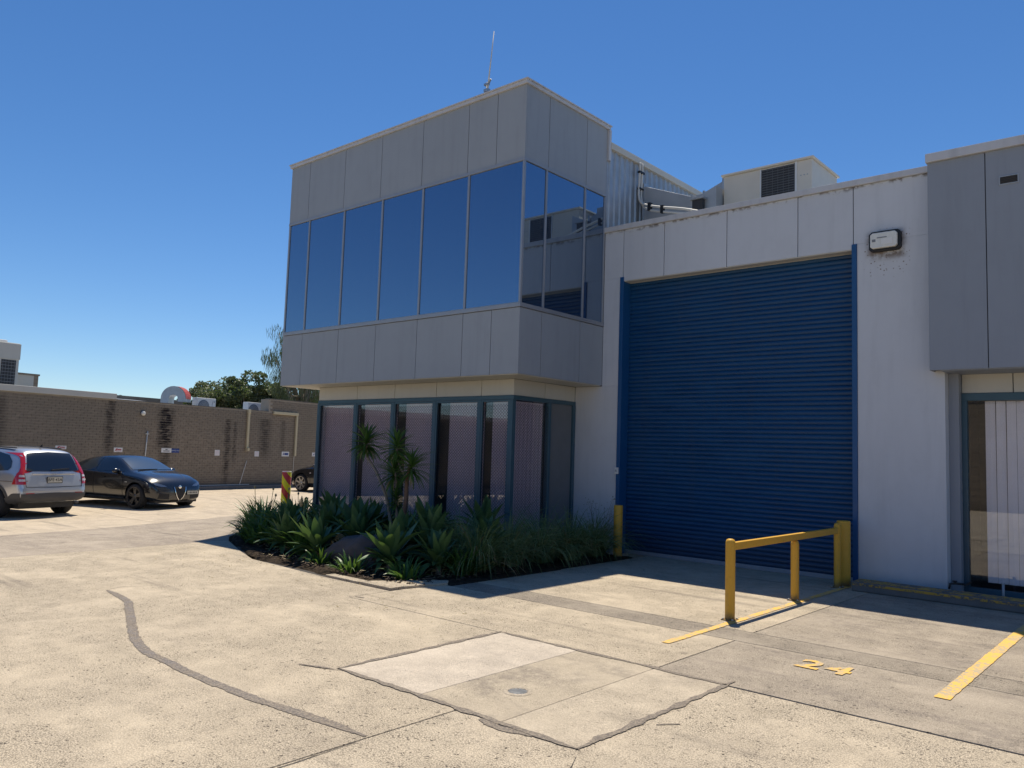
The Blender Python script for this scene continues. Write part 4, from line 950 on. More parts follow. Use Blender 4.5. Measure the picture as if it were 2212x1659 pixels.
v, f = leaf_mesh(1.0, 0.2, 9, aprof, 1.1, 0.6, -0.1); ag_dead = MB().add(v, f).mesh('dead_leaf', M['lomdry'], True)
def orient(d, roll=0.0):
    d = Vector(d).normalized(); q = d.to_track_quat('X', 'Z'); return (q.to_matrix() @ Matrix.Rotation(roll, 3, 'X')).to_euler()
def agave(x, y, z, size, label, n=30, tilt=(0, 0), stem=0.12):
    t = thing('agave', label, 'plant', (x, y, 0.02), group='agave plants in the garden bed')
    rg = random.Random(int(x*131+y*977))
    lean = (rg.uniform(-.3, .3), rg.uniform(-.3, .3)); size *= rg.uniform(0.82, 1.12)
    for i in range(n):
        a = i*2.39996+rg.uniform(-.3, .3); u = (i+0.5)/n                    # inner leaves stand up, outer ones lie down
        el = R(80-92*u**0.9+rg.uniform(-13, 13)); L = 1.22*size*(0.62+0.5*math.sin(math.pi*min(1, u*0.8+0.2)))*rg.uniform(0.72, 1.14)
        d = Vector((math.cos(a)*math.cos(el)+lean[0], math.sin(a)*math.cos(el)+lean[1], math.sin(el)))
        o = link('leaf', ag_meshes[0 if u < 0.35 else (1 if u < 0.75 else 2)], t, loc=(math.cos(a)*0.03, math.sin(a)*0.03, z+stem-0.10*u), rot=orient(d, rg.uniform(-.2, .2)))
        o.scale = (L, L*rg.uniform(0.7, 1.0), L*rg.uniform(0.7, 1.5))
    for k in range(rg.randint(2, 5)):
        a = rg.uniform(0, 6.28); L = size*rg.uniform(0.5, 0.8); o = link('dead_leaf', ag_dead, t, loc=(math.cos(a)*0.04, math.sin(a)*0.04, max(0.05, z*0.6)), rot=orient((math.cos(a), math.sin(a), rg.uniform(-0.5, -0.15)), rg.uniform(-1, 1))); o.scale = (L, L*0.7, L)
    MB().tube([(0, 0, -0.03), (0.01, 0, z*0.5), (0, 0, z+stem)], [0.05, 0.045, 0.05], 8).build('stem', M['bark'], t, True)
    return t
AG = [(-8.95, 7.66, 0.10, 0.50, 'bright agave rosette at the front corner of the bed, right of the boulder', 34),
      (-8.35, 8.05, 0.10, 0.42, 'agave at the front right corner before the tussock grass', 30),
      (-9.55, 8.95, 0.42, 0.50, 'tall dark agave behind the front rosette, below the window mullion', 30),
      (-8.95, 8.45, 0.26, 0.46, 'agave between the front rosette and the tussock grass', 30),
      (-10.85, 8.55, 0.22, 0.52, 'broad agave behind the boulder left of the thin trunks', 32),
      (-11.65, 8.55, 0.25, 0.52, 'agave in the middle of the bed left of the boulder', 32),
      (-11.75, 7.75, 0.08, 0.44, 'low agave at the front left of the bed', 30),
      (-12.55, 8.30, 0.18, 0.48, 'agave near the left tip of the bed', 30),
      (-10.55, 7.55, 0.10, 0.44, 'half wilted agave at the front edge left of the boulder', 24),
      (-12.4, 9.2, 0.35, 0.50, 'agave behind the others near the first window', 28),
      (-10.1, 9.6, 0.40, 0.46, 'agave against the glazing right of the dracaena', 26),
      (-13.1, 8.75, 0.2, 0.46, 'agave behind the left tip agave, beside the strap leaves', 28),
      (-11.2, 9.15, 0.35, 0.5, 'agave in the second row below the dracaena head', 28),
      (-10.35, 8.15, 0.2, 0.46, 'agave partly behind the boulder', 28),
      (-9.5, 8.35, 0.2, 0.44, 'agave just behind the right end of the boulder', 28),
      (-8.5, 9.2, 0.3, 0.44, 'agave half buried in the first tussock', 26),
      (-9.05, 9.75, 0.45, 0.46, 'grey agave against the glass at the office corner', 28)]
for a in AG: agave(a[0], a[1], a[2]*0.7, a[3], a[4], a[5]+14)
# dead leaves on the wilted agave
t = thing('dead_leaf_cluster', 'pale dried agave leaves curling beside the boulder', 'plant debris', (-10.45, 7.72, 0.05))
for k in range(6):
    a = -0.5+k*0.28; pts = [(0, 0, 0.12), (0.12*math.cos(a), 0.12*math.sin(a), 0.27+0.02*k), (0.3*math.cos(a), 0.3*math.sin(a), 0.24), (0.42*math.cos(a), 0.42*math.sin(a), 0.08+0.02*k)]
    MB().tube(spline(pts, 5), [0.018-0.0006*i for i in range(16)], 5).build('leaf', M['lomdry'], t, True)
t = thing('flower_stalk', 'pale green drooping flower stalk among the agaves', 'plant', (-11.55, 7.95, 0.05))
MB().tube(spline([(0, 0, 0.1), (-0.03, 0.02, 0.6), (-0.02, 0.02, 0.83), (0.06, 0, 0.86), (0.1, 0, 0.72)], 5), 0.014, 6).build('stem', M['lom'], t, True)
MB().lathe([(0.001, 0.70), (0.03, 0.74), (0.025, 0.82), (0.001, 0.90)], (-0.09, 0, 0), n=8).build('bud', M['lomdry'], t, True)

def blades(n, L, W, el0, el1, rg, arch=0.6, spread=0.06, segs=5, base_z=0.0):
    b = MB()
    for i in range(n):
        a = rg.uniform(0, 2*math.pi); el = R(rg.uniform(el0, el1)); l = L*rg.uniform(0.6, 1.1); w_ = W*rg.uniform(0.7, 1.2)
        d = Vector((math.cos(a), math.sin(a), 0)); sd_ = Vector((-math.sin(a), math.cos(a), 0))
        rr_ = spread*math.sqrt(rg.random()); p0 = Vector((rr_*math.cos(a+rg.uniform(-1, 1)), rr_*math.sin(a+rg.uniform(-1, 1)), base_z)); ar = arch*rg.uniform(0.6, 1.4)
        v = []
        p = p0.copy(); ang = el; tw = rg.uniform(-.5, .5)
        for k in range(segs+1):
            t = k/segs; ww = w_/2*(1-t**2.2)+0.0004
            sv = (sd_*math.cos(tw)+Vector((0, 0, 1))*math.sin(tw))
            v += [p-sv*ww, p+sv*ww]
            p = p+(d*math.cos(ang)+Vector((0, 0, 1))*math.sin(ang))*(l/segs); ang -= ar*2.6/segs*(0.4+t)
            if p.z < 0.015: p.z = 0.015+0.01*rg.random()
        b.add(v, [(2*k, 2*k+1, 2*k+3, 2*k+2) for k in range(segs)])
    return b
LO = [(-8.25, 8.75, 'tussock of grass at the front, nearest to the agaves'), (-8.35, 9.55, 'tussock of grass in front of the office corner'), (-8.3, 10.3, 'tussock of grass beside the side glazing'), (-8.25, 11.0, 'tussock of grass below the slatted side screen'), (-8.2, 11.65, 'tussock of grass spilling in front of the left yellow bollard'), (-8.85, 9.0, 'tussock of grass behind the front one by the glass')]
for i, (x, y, lb) in enumerate(LO):
    rg = random.Random(50+i); t = thing('grass_tussock', lb, 'plant', (x, y, 0.02), group='arching grass tussocks in the bed')
    blades(460, 1.22, 0.0115, 40, 88, rg, 0.95, 0.17, 9).build('foliage', M['lom'], t)
    blades(40, 1.05, 0.011, 35, 80, rg, 0.9, 0.14, 8).build('dry_blades', M['lomdry'], t)
SP = [(-14.6, 8.95), (-14.15, 9.35), (-13.75, 8.65), (-15.15, 9.5), (-13.4, 9.1), (-13.1, 8.5), (-13.0, 9.75), (-12.2, 10.1), (-11.4, 10.2), (-10.7, 10.15), (-14.0, 10.1), (-15.2, 10.2), (-14.6, 9.9), (-13.5, 8.2), (-12.95, 7.95), (-12.3, 8.0), (-11.2, 7.75), (-12.0, 9.0), (-9.2, 8.9), (-8.15, 8.35), (-10.15, 7.35), (-9.3, 7.25), (-8.35, 7.45)]
wh_ = ['at the left tip of the bed', 'second from the left tip', 'at the front left, lit by the sun', 'beside the striped guard post', 'left of the agaves', 'in front of the left agaves', 'below the second window', 'below the middle window', 'below the window behind the trunks', 'beside the dracaena trunks', 'below the first window', 'at the foot of the office corner', 'between the tip and the first window', 'on the left edge of the bed', 'at the front left edge', 'at the front edge left of the low agave', 'at the front edge left of the dead leaves', 'among the agaves under the second window', 'behind the front rosettes', 'at the right edge between rosette and tussock', 'low at the front edge left of the boulder', 'low at the front edge just under the boulder', 'low at the front corner right of the bright rosette']
for i, (x, y) in enumerate(SP):
    rg = random.Random(90+i); t = thing('agapanthus_clump', 'dark green clump of strap leaves '+wh_[i], 'plant', (x, y, 0.02), group='strap leaved clumps in the bed')
    blades(120 if i < 20 else 60, 0.80 if i < 13 else (0.62 if i < 20 else 0.36), 0.040 if i < 20 else 0.03, 32, 86, rg, 0.55, 0.16, 6).build('foliage', M['agap'], t)
    if i in (0, 1, 2, 3, 12):
        for k in range(rg.choice((1, 2, 2))):
            a = rg.uniform(0, 6.28); h_ = rg.uniform(0.72, 0.95); px, py = 0.05*math.cos(a), 0.05*math.sin(a); tx, ty = px+rg.uniform(-.12, .12), py+rg.uniform(-.12, .12)
            st = MB().tube([(px, py, 0.05), (px*1.2, py*1.2, h_*0.5), (tx, ty, h_)], 0.006, 5).build('flower_stem', M['lom'], t)
            MB().lathe([(0.001, h_-0.01), (0.022, h_+0.01), (0.02, h_+0.035), (0.001, h_+0.06)], (tx, ty, 0), n=7).build('seed_head', M['lomdry'], t, True)
# twiggy weed by the bollard
t = thing('weed', 'sparse twiggy weed in front of the white wall by the left bollard', 'plant', (-8.35, 12.0, 0.02)); b = MB(); lf = MB(); rg = random.Random(5)
for k in range(9):
    a = rg.uniform(0, 6.28); pts = [(0, 0, 0)]
    for j in range(1, 6): pts.append((pts[-1][0]+math.cos(a)*0.05+rg.uniform(-.03, .03), pts[-1][1]+math.sin(a)*0.05+rg.uniform(-.03, .03), j*0.19*rg.uniform(0.85, 1.1)))
    b.tube(pts, [0.006, 0.005, 0.004, 0.003, 0.003, 0.002], 4)
    for j in range(20):
        q = Vector(pts[rg.randint(2, 5)])+Vector((rg.uniform(-.07, .07), rg.uniform(-.07, .07), rg.uniform(-.07, .05))); d = Vector((rg.uniform(-1, 1), rg.uniform(-1, 1), rg.uniform(-.5, 1))).normalized()*0.022; e_ = d.orthogonal().normalized()*0.008
        lf.add([q, q+d*0.5+e_, q+d, q+d*0.5-e_], [(0, 1, 2, 3)])
b.build('stem', M['bark'], t); lf.build('foliage', M['gum2'], t)

# fallen leaves on the bed and blown onto the concrete
b = MB(); rr = random.Random(8)
for i in range(420):
    x, y = (rr.uniform(-13, -7.8), rr.uniform(6.95, 8.3)) if i < 300 else (rr.uniform(-12.5, -5.5), 6.75-abs(rr.gauss(0, 0.7)))
    if i < 300 and y < 7.0+max(0, (-11.3-x)*0.55): continue
    a = rr.uniform(0, 6.28); L = rr.uniform(0.02, 0.06)*(1 if i < 300 else 0.55); wd = L*rr.uniform(0.15, 0.3); z = 0.06 if i < 300 else 0.008; d = Vector((math.cos(a), math.sin(a), 0)); e_ = Vector((-math.sin(a), math.cos(a), 0))
    q = Vector((x, y, z+rr.uniform(0, 0.012))); b.add([q-d*L, q+e_*wd, q+d*L+Vector((0, 0, 0.012)), q-e_*wd+Vector((0, 0, 0.004))], [(0, 1, 2, 3)])
o = b.build('leaf_litter', M['lomdry']); o['kind'] = 'stuff'

# boulder
bm = bmesh.new(); bmesh.ops.create_icosphere(bm, subdivisions=4, radius=1.0)
for v in bm.verts:
    n_ = v.co.normalized(); k = 1+0.26*noise.noise(n_*1.3+Vector((3, 1, 2)))+0.13*noise.noise(n_*2.9)+0.05*noise.noise(n_*6)+0.02*noise.noise(n_*9)
    v.co = Vector((n_.x*0.55, n_.y*0.40, n_.z*0.42))*k
me = bpy.data.meshes.new('boulder'); bm.to_mesh(me); bm.free(); me.materials.append(M['rock']); me.polygons.foreach_set('use_smooth', [True]*len(me.polygons))
o = link('boulder', me, loc=(-9.72, 7.86, 0.10), rot=(0, R(-14), R(25))); tag(o, 'brown grey boulder in the garden bed between the agaves', 'rock')

# dracaena with bare trunks
dt = thing('dracaena', 'slender dracaena with bare bent trunks and spiky leaf heads by the glazing', 'tree', (-10.3, 8.9, 0.02))
O = Vector((-10.3, 8.9, 0.02))
def rel(pts): return [Vector(p)-O for p in pts]
trunks = [([(-10.22, 8.85, 0.0), (-10.36, 8.87, 0.45), (-10.52, 8.9, 0.85), (-10.62, 8.9, 1.05), (-10.86, 8.9, 1.38), (-11.10, 8.9, 1.62), (-11.16, 8.9, 1.83)], 'bark', 0.030),
          ([(-10.20, 8.9, 0.0), (-10.26, 8.9, 0.5), (-10.30, 8.9, 0.9), (-10.36, 8.92, 1.30), (-10.41, 8.92, 1.45)], 'bark', 0.026),
          ([(-10.12, 8.95, 0.0), (-10.13, 8.92, 0.5), (-10.06, 8.9, 0.95), (-10.06, 8.9, 1.22), (-10.0, 8.9, 1.55)], 'bark2', 0.045),
          ([(-10.06, 8.9, 1.18), (-10.16, 8.93, 1.36), (-10.36, 8.96, 1.55), (-10.43, 8.97, 1.82)], 'bark', 0.024)]
for pts, mt, r in trunks:
    q = spline(rel(pts), 5); MB().tube(q, [r*(1-0.35*i/len(q)) for i in range(len(q))], 8).build('trunk', M[mt], dt, True)
def rosette(p, n, L, W, name='leaf_rosette', down=True):
    rg = random.Random(int(p[0]*100)); b = MB(); P = Vector(p)-O
    for i in range(n):
        a = i*2.39996+rg.uniform(-.3, .3); u = (i+0.5)/n; el = R(76-122*u+rg.uniform(-12, 12)); l = L*rg.uniform(0.75, 1.1)*(0.75+0.35*math.sin(math.pi*u))
        d = Vector((math.cos(a), math.sin(a), 0)); sd_ = Vector((-math.sin(a), math.cos(a), 0)); q = P+Vector((0, 0, 0.08-0.16*u)); ang = el; v = []
        for k in range(6):
            t_ = k/5; ww = W/2*(1-t_**2.5)*(0.75+0.5*min(1, t_*3))+0.0005; up = Vector((0, 0, 1))*math.cos(ang)-d*math.sin(ang)
            v += [q-sd_*ww+up*ww*0.5, q, q+sd_*ww+up*ww*0.5]
            q = q+(d*math.cos(ang)+Vector((0, 0, 1))*math.sin(ang))*l/5; ang -= rg.uniform(0.05, 0.13)*(1+t_)
        f = []
        for k in range(5): f += [(3*k, 3*k+1, 3*k+4, 3*k+3), (3*k+1, 3*k+2, 3*k+5, 3*k+4)]
        b.add(v, f)
    return b.build(name, M['drac'], dt)
rosette((-11.17, 8.9, 1.86), 100, 0.43, 0.034)
rosette((-10.43, 8.97, 1.80), 84, 0.44, 0.028)
rosette((-10.41, 8.92, 1.36), 84, 0.43, 0.028)
rosette((-9.95, 8.9, 1.48), 84, 0.45, 0.028)
rosette((-10.29, 8.88, 0.93), 45, 0.26, 0.026)
rg = random.Random(4)
for P in ((-11.15, 8.9, 1.76), (-10.42, 8.95, 1.70), (-10.40, 8.92, 1.27), (-9.97, 8.9, 1.40)):
    for k in range(5):
        a = rg.uniform(0, 6.28); q = Vector(P)-O; d = Vector((math.cos(a), math.sin(a), 0)); L = rg.uniform(0.16, 0.3)
        MB().tube(spline([q, q+d*0.08+Vector((0, 0, -0.03)), q+d*0.14+Vector((0, 0, -L*0.6)), q+d*0.13+Vector((0, 0, -L))], 3), [0.009, 0.009, 0.010, 0.010, 0.009, 0.008, 0.006, 0.004, 0.003, 0.002], 4).build('dead_leaf', M['lomdry'], dt, True)

# ------------------------------------------------------------------ far trees
def tree(x, y, h_, rad, label, mat, seed, nclump=46, per=150, leaf=0.20, trunk_h=0.35, zc=None, flat=0.75, name='gum_tree', droop=False, clump=0.3):
    rg = random.Random(seed); t = thing(name, label, 'tree', (x, y, 0), group='trees beyond the brick building')
    zc = zc or h_*0.68; rz = h_-zc; cl = []
    for i in range(nclump):
        while True:
            p = Vector((rg.uniform(-1, 1), rg.uniform(-1, 1), rg.uniform(-0.9, 1)))
            if 0.25 < p.length < 1: break
        k = 1+0.25*noise.noise(p*1.7+Vector((seed, 0, 0)))
        cl.append(Vector((p.x*rad*k, p.y*rad*k, zc+p.z*rz*(1 if p.z > 0 else flat))))
    b = MB(); top = Vector((rg.uniform(-.3, .3), rg.uniform(-.3, .3), zc*0.9))
    b.tube([(0, 0, 0), (0.1, 0, zc*0.35), tuple(top*0.7), tuple(top)], [h_*0.028, h_*0.022, h_*0.016, h_*0.009], 8)
    for c in cl[::3]:
        st = Vector((0.1, 0, zc*rg.uniform(0.4, 0.8))); mid = st.lerp(c, 0.5)+Vector((0, 0, -0.08*h_*rg.random())); b.tube([st, mid, c], [h_*0.008, h_*0.005, h_*0.002], 5)
    b.build('trunk', M['bark'], t, True)
    f = MB(); cr = rad*clump
    for c in cl:
        rs = cr*rg.uniform(0.7, 1.25)
        for k in range(int(per*(1.0 if droop else 1.7))):
            d = Vector((rg.gauss(0, 1), rg.gauss(0, 1), rg.gauss(0, 1))).normalized(); q = c+Vector((d.x, d.y, d.z*0.72))*rs*rg.uniform(0.35, 1.0)**0.6
            if droop:
                a = Vector((rg.uniform(-.35, .35), rg.uniform(-.35, .35), -1)).normalized()*leaf*rg.uniform(1.6, 3.4); e_ = a.cross(Vector((rg.uniform(-1, 1), rg.uniform(-1, 1), 0.2))).normalized()*leaf*0.17
            else:
                a = Vector((rg.uniform(-1, 1), rg.uniform(-1, 1), rg.uniform(-1, 0.6))).normalized()*leaf*rg.uniform(0.7, 1.5); e_ = a.orthogonal().normalized(); e_.rotate(Matrix.Rotation(rg.uniform(0, 6.28), 3, a.normalized())); e_ *= leaf*0.75
            f.add([q-a*0.5, q+e_*0.5, q+a*0.5, q-e_*0.5], [(0, 1, 2, 3)])
    f.build('crown', mat, t); return t
tree(-56.4, 30.4, 6.55, 2.0, 'pale rounded gum tree left of the tall dark gum', M['gum'], 1, 56, 150, 0.17)
tree(-54.6, 31.9, 7.25, 2.2, 'tall dark gum tree with layered crown behind the condensers', M['gum2'], 2, 60, 160, 0.17, clump=0.26)
tree(-53.2, 34.0, 6.5, 2.0, 'mid green gum tree right of the tall dark gum', M['gum'], 3, 50, 150, 0.17)
tree(-57.8, 28.9, 5.25, 1.0, 'small gum tree right of the curved vent cowl', M['gum2'], 4, 30, 110, 0.16)
tree(-60.5, 33.4, 6.2, 2.2, 'dark gum tree behind the pale rounded gum', M['gum2'], 11, 44, 140, 0.18)
tree(-58.8, 36.0, 6.2, 2.6, 'broad low gum tree behind the second condenser', M['gum'], 12, 48, 140, 0.18)
for i, (xx, yy, hh, rd, lb) in enumerate(((-92, 34.2, 6.9, 1.3, 'tiny round treetop over the cream parapet'), (-90, 36.6, 6.7, 1.7, 'tiny treetop at the end of the cream parapet'), (-88.5, 38.6, 6.2, 2.2, 'tiny low treetop left of the vent cowl'), (-86, 38.2, 6.0, 1.8, 'tiny low treetop next to the vent cowl'), (-72, 36.0, 5.9, 1.8, 'tiny treetop under the vent cowl'))):
    tree(xx, yy, hh, rd, lb, M['gum2'], 20+i, 26, 90, 0.24)
tree(-40.6, 27.3, 9.4, 2.2, 'wispy drooping she oak behind the office corner', M['oak'], 31, 80, 120, 0.15, name='she_oak', droop=True, zc=6.0, clump=0.30)
tree(-41.5, 30.2, 8.2, 2.2, 'second she oak mostly hidden behind the office', M['oak'], 32, 60, 110, 0.15, name='she_oak', droop=True, zc=5.4, clump=0.3)

# ------------------------------------------------------------------ cars
def paint(name, col, rough, metal, coat):
    s = NT(name); nz = s.noise(s.obj(), 1.2, 2); s.set(color=s.mix(nz, tuple(c*0.96 for c in col), col), rough=rough, metal=metal, coat=coat, coatr=0.05); return s.m
M['silver'] = paint('silver_car_paint', (0.52, 0.535, 0.56), 0.32, 0.65, 1.0)
M['blackpaint'] = paint('black_car_paint', (0.004, 0.005, 0.008), 0.25, 0.0, 1.0)
M['carglass'] = glossmix('car_glass', (0.006, 0.008, 0.010), (0.8, 0.85, 0.9), 0.06, 0.02, 0.75)
M['screen'] = glossmix('windscreen_glass', (0.03, 0.05, 0.06), (0.72, 0.85, 1.0), 0.15, 0.03, 0.7)
M['plastic'] = simple('grey_bumper_plastic', (0.055, 0.055, 0.058), 0.6)
M['tyre'] = simple('tyre_rubber', (0.018, 0.018, 0.019), 0.85)
M['rim'] = simple('alloy_rim', (0.48, 0.47, 0.45), 0.3, 0.8)
M['rimdark'] = simple('dark_alloy_rim', (0.10, 0.10, 0.105), 0.3, 0.8)
M['taillens'] = simple('red_tail_lens', (0.42, 0.012, 0.02), 0.12, coat=1.0, var=0.25, scale=18)
M['clearlens'] = simple('clear_lamp_lens', (0.55, 0.50, 0.50), 0.12, coat=1.0)
M['headlens'] = glossmix('headlight_glass', (0.05, 0.055, 0.06), (0.9, 0.92, 0.95), 0.22, 0.06, 0.6)
M['chrome'] = simple('chrome', (0.75, 0.75, 0.76), 0.08, 1.0, var=0.02)
M['plate'] = simple('number_plate', (0.55, 0.54, 0.47), 0.5, var=0.05)
M['seam'] = simple('panel_gap', (0.01, 0.01, 0.012), 0.7)

def car_body(st, axles, wr, paint, parent, well=0.075):
    """loft half sections along x, subdivide, cut wheel arches"""
    global CMAP
    CMAP = lambda x: axles[0]+(x-axles[0])*0.86 if x < axles[0] else (axles[1]+(x-axles[1])*(0.82 if axles[1] > 1.35 else 1) if x > axles[1] else x)
    secs = []; st = [(CMAP(x), *r) for x, *r in st]
    for (x, zb, zs, zt, ws, wt) in st:
        L = lambda a, b_, t_: a+(b_-a)*t_
        h_ = zt-zs
        half = [(0, zb), (0.72*ws, zb), (0.94*ws, zb+0.05), (0.99*ws, L(zb, zs, 0.38)), (ws, L(zb, zs, 0.72)), (0.985*ws, zs-0.015), (L(ws*0.965, wt, 0.06), zs+0.07*h_), (L(ws*0.95, wt, 0.45), zs+0.5*h_), (L(ws*0.93, wt, 0.88), zs+0.86*h_), (wt*0.88, zs+0.975*h_), (wt*0.5, zt+0.012), (0, zt+0.018)]
        ring = [(x, y, z) for y, z in half]+[(x, -y, z) for y, z in half[-2:0:-1]]
        secs.append(ring)
    n = len(secs[0]); v = [p for r in secs for p in r]; f = []
    for i in range(len(secs)-1):
        for k in range(n): f.append((i*n+k, (i+1)*n+k, (i+1)*n+(k+1) % n, i*n+(k+1) % n))
    f.append(tuple(range(n))); f.append(tuple((len(secs)-1)*n+k for k in range(n-1, -1, -1)))
    o = MB().add(v, f).build('body', paint, None, True, fix=True)
    m = o.modifiers.new('s', 'SUBSURF'); m.levels = 2; m.render_levels = 2
    dg = bpy.context.evaluated_depsgraph_get(); full = bpy.data.meshes.new_from_object(o.evaluated_get(dg))
    bvh = BVHTree.FromPolygons([vv.co.copy() for vv in full.vertices], [tuple(pp.vertices) for pp in full.polygons])
    cut = MB()
    for ax in axles:
        for sgn in (-1, 1):
            cut.lathe([(0.001, sgn*0.45), (wr+well, sgn*0.45), (wr+well, sgn*1.3), (0.001, sgn*1.3)], (ax, 0, wr), 'y', 36)
    co = cut.build('cutter', paint, None, fix=True)
    bm_ = o.modifiers.new('b', 'BOOLEAN'); bm_.object = co; bm_.operation = 'DIFFERENCE'; bm_.solver = 'EXACT'
    dg = bpy.context.evaluated_depsgraph_get(); me = bpy.data.meshes.new_from_object(o.evaluated_get(dg))
    bpy.data.objects.remove(co); bpy.data.objects.remove(o)
    me.materials.clear(); me.materials.append(paint); smooth_angle(me, 40); me.name = 'body'
    return link('body', me, parent), bvh
def patch(name, poly, bvh, axis, mat, parent, out=0.006, grid=0.05, raw=False):
    """a panel, lens or window that follows the body surface: polygon in a side (x,z), end (y,z) or top (x,y) view"""
    if axis in ('left', 'right', 'top') and not raw: poly = [(CMAP(a), b_) for a, b_ in poly]
    bm = bmesh.new(); bm.faces.new([bm.verts.new((a, b_, 0)) for a, b_ in poly])
    xs = [p[0] for p in poly]; ys_ = [p[1] for p in poly]
    for k in range(1, int((max(xs)-min(xs))/grid)+1): bmesh.ops.bisect_plane(bm, geom=bm.faces[:]+bm.edges[:]+bm.verts[:], plane_co=(min(xs)+k*grid, 0, 0), plane_no=(1, 0, 0))
    for k in range(1, int((max(ys_)-min(ys_))/grid)+1): bmesh.ops.bisect_plane(bm, geom=bm.faces[:]+bm.edges[:]+bm.verts[:], plane_co=(0, min(ys_)+k*grid, 0), plane_no=(0, 1, 0))
    src = {'left': lambda a, b_: ((a, 3, b_), (0, -1, 0)), 'right': lambda a, b_: ((a, -3, b_), (0, 1, 0)), 'rear': lambda a, b_: ((-5, a, b_), (1, 0, 0)), 'front': lambda a, b_: ((5, a, b_), (-1, 0, 0)), 'top': lambda a, b_: ((a, b_, 3), (0, 0, -1))}[axis]
    last = None
    for v in bm.verts:
        o_, d_ = src(v.co.x, v.co.y); hit = bvh.ray_cast(Vector(o_), Vector(d_))
        if hit[0] is None:
            hit = bvh.find_nearest(Vector(o_)+Vector(d_)*(3.0-0.8 if axis in ('left', 'right', 'top') else 2.8)); 
            v.co = hit[0]+hit[1]*out
        else: v.co = hit[0]+hit[1]*out*0.5-Vector(d_)*out*0.5
    bmesh.ops.recalc_face_normals(bm, faces=bm.faces)
    ref = -Vector(src(0, 0)[1])
    if sum((f.normal.dot(ref) for f in bm.faces)) < 0: bmesh.ops.reverse_faces(bm, faces=bm.faces[:])
    me = bpy.data.meshes.new(name); bm.to_mesh(me); bm.free(); me.materials.append(mat); me.polygons.foreach_set('use_smooth', [True]*len(me.polygons))
    return link(name, me, parent)
def line_poly(pts, wd):
    L, Rr = [], []
    for i, p in enumerate(pts):
        a = Vector(pts[max(i-1, 0)]); b_ = Vector(pts[min(i+1, len(pts)-1)]); d = (b_-a).normalized(); n_ = Vector((-d.y, d.x))*wd/2
        L.append(tuple(Vector(p)+n_)); Rr.append(tuple(Vector(p)-n_))
    return L+Rr[::-1]
def wheel(ax, side, wr, parent, rim_mat, spokes=5, twin=False, rr=0.72, wd=0.21, track=0.79):
    y = side*track
    s_ = side
    t = MB().lathe([(wr*rr, -wd/2), (wr*0.93, -wd/2), (wr*0.985, -wd/2+0.025), (wr, -wd/2+0.06), (wr, wd/2-0.06), (wr*0.985, wd/2-0.025), (wr*0.93, wd/2), (wr*rr, wd/2)], axis='y', n=36).build('tyre', M['tyre'], None, True)
    o = t; o.name = 'wheel'; o.parent = parent; o.location = (ax, y, wr)
    rm = MB(); R0 = wr*rr
    rm.lathe([(R0*1.0, s_*wd*0.50), (R0*1.01, s_*wd*0.53), (R0*0.94, s_*wd*0.52), (R0*0.90, s_*wd*0.30), (R0*0.88, -s_*wd*0.4)], axis='y', n=36)
    rm.lathe([(0.001, s_*wd*0.44), (R0*0.13, s_*wd*0.44), (R0*0.22, s_*wd*0.38), (R0*0.24, s_*wd*0.2)], axis='y', n=20)
    for k in range(spokes):
        for dl in ((-0.16, 0.16) if twin else (0,)):
            a = 2*math.pi*k/spokes+0.3; a2 = a+dl; p0 = Vector((math.cos(a)*R0*0.15, s_*wd*0.36, math.sin(a)*R0*0.15)); p1 = Vector((math.cos(a2)*R0*0.95, s_*wd*0.44, math.sin(a2)*R0*0.95))
            d = (p1-p0); n_ = d.cross(Vector((0, 1, 0))).normalized(); w0, w1 = ((0.035, 0.025) if twin else (0.05, 0.075))
            if not twin: w0, w1 = (0.05*R0/0.24, 0.062*R0/0.24) if spokes <= 5 else (0.028, 0.036)
            q = [p0-n_*w0, p0+n_*w0, p1+n_*w1, p1-n_*w1]; dn = Vector((0, -s_*0.03, 0))
            rm.add([*q, *[c+dn for c in q]], [(0, 1, 2, 3), (0, 4, 5, 1), (1, 5, 6, 2), (2, 6, 7, 3), (3, 7, 4, 0)])
    rm.build('rim', rim_mat, o, bevel=0.0, fix=False)
    MB().lathe([(0.001, -s_*0.02), (R0*0.9, -s_*0.02)], axis='y', n=24).build('brake_disc', M['plastic'], o)
    return o
def mirror_pod(x, side, z, y, mat, parent):
    b = bmesh.new(); bmesh.ops.create_icosphere(b, subdivisions=3, radius=1)
    for v in b.verts: v.co = Vector((v.co.x*0.075 if v.co.x > 0 else v.co.x*0.045, v.co.y*0.115, v.co.z*0.075))
    me = bpy.data.meshes.new('door_mirror'); b.to_mesh(me); b.free(); me.materials.append(mat); me.polygons.foreach_set('use_smooth', [True]*len(me.polygons))
    o = link('door_mirror', me, parent, loc=(x, side*(y+0.10), z)); MB().bar((0.02, -side*0.05, -0.03), (0.02, -side*0.16, -0.05), 0.06, 0.025).build('arm', mat, o)
    MB().lathe([(0.001, 0), (0.062, 0), (0.066, 0.004)], (-0.047, 0, 0), 'x', 16).build('mirror_glass', M['chrome'], o)

def arch_ring(ax, wr, bvh, side, mat, parent, r0, r1, a0=-10, a1=190, name='arch_trim'):
    pts = []; n = 20
    for k in range(n+1):
        a = R(a0+(a1-a0)*k/n); pts.append((ax+r1*math.cos(a), wr+r1*math.sin(a)))
    for k in range(n, -1, -1):
        a = R(a0+(a1-a0)*k/n); pts.append((ax+r0*math.cos(a), wr+r0*math.sin(a)))
    patch(name, pts, bvh, side, mat, parent, 0.012, 0.08, raw=True)

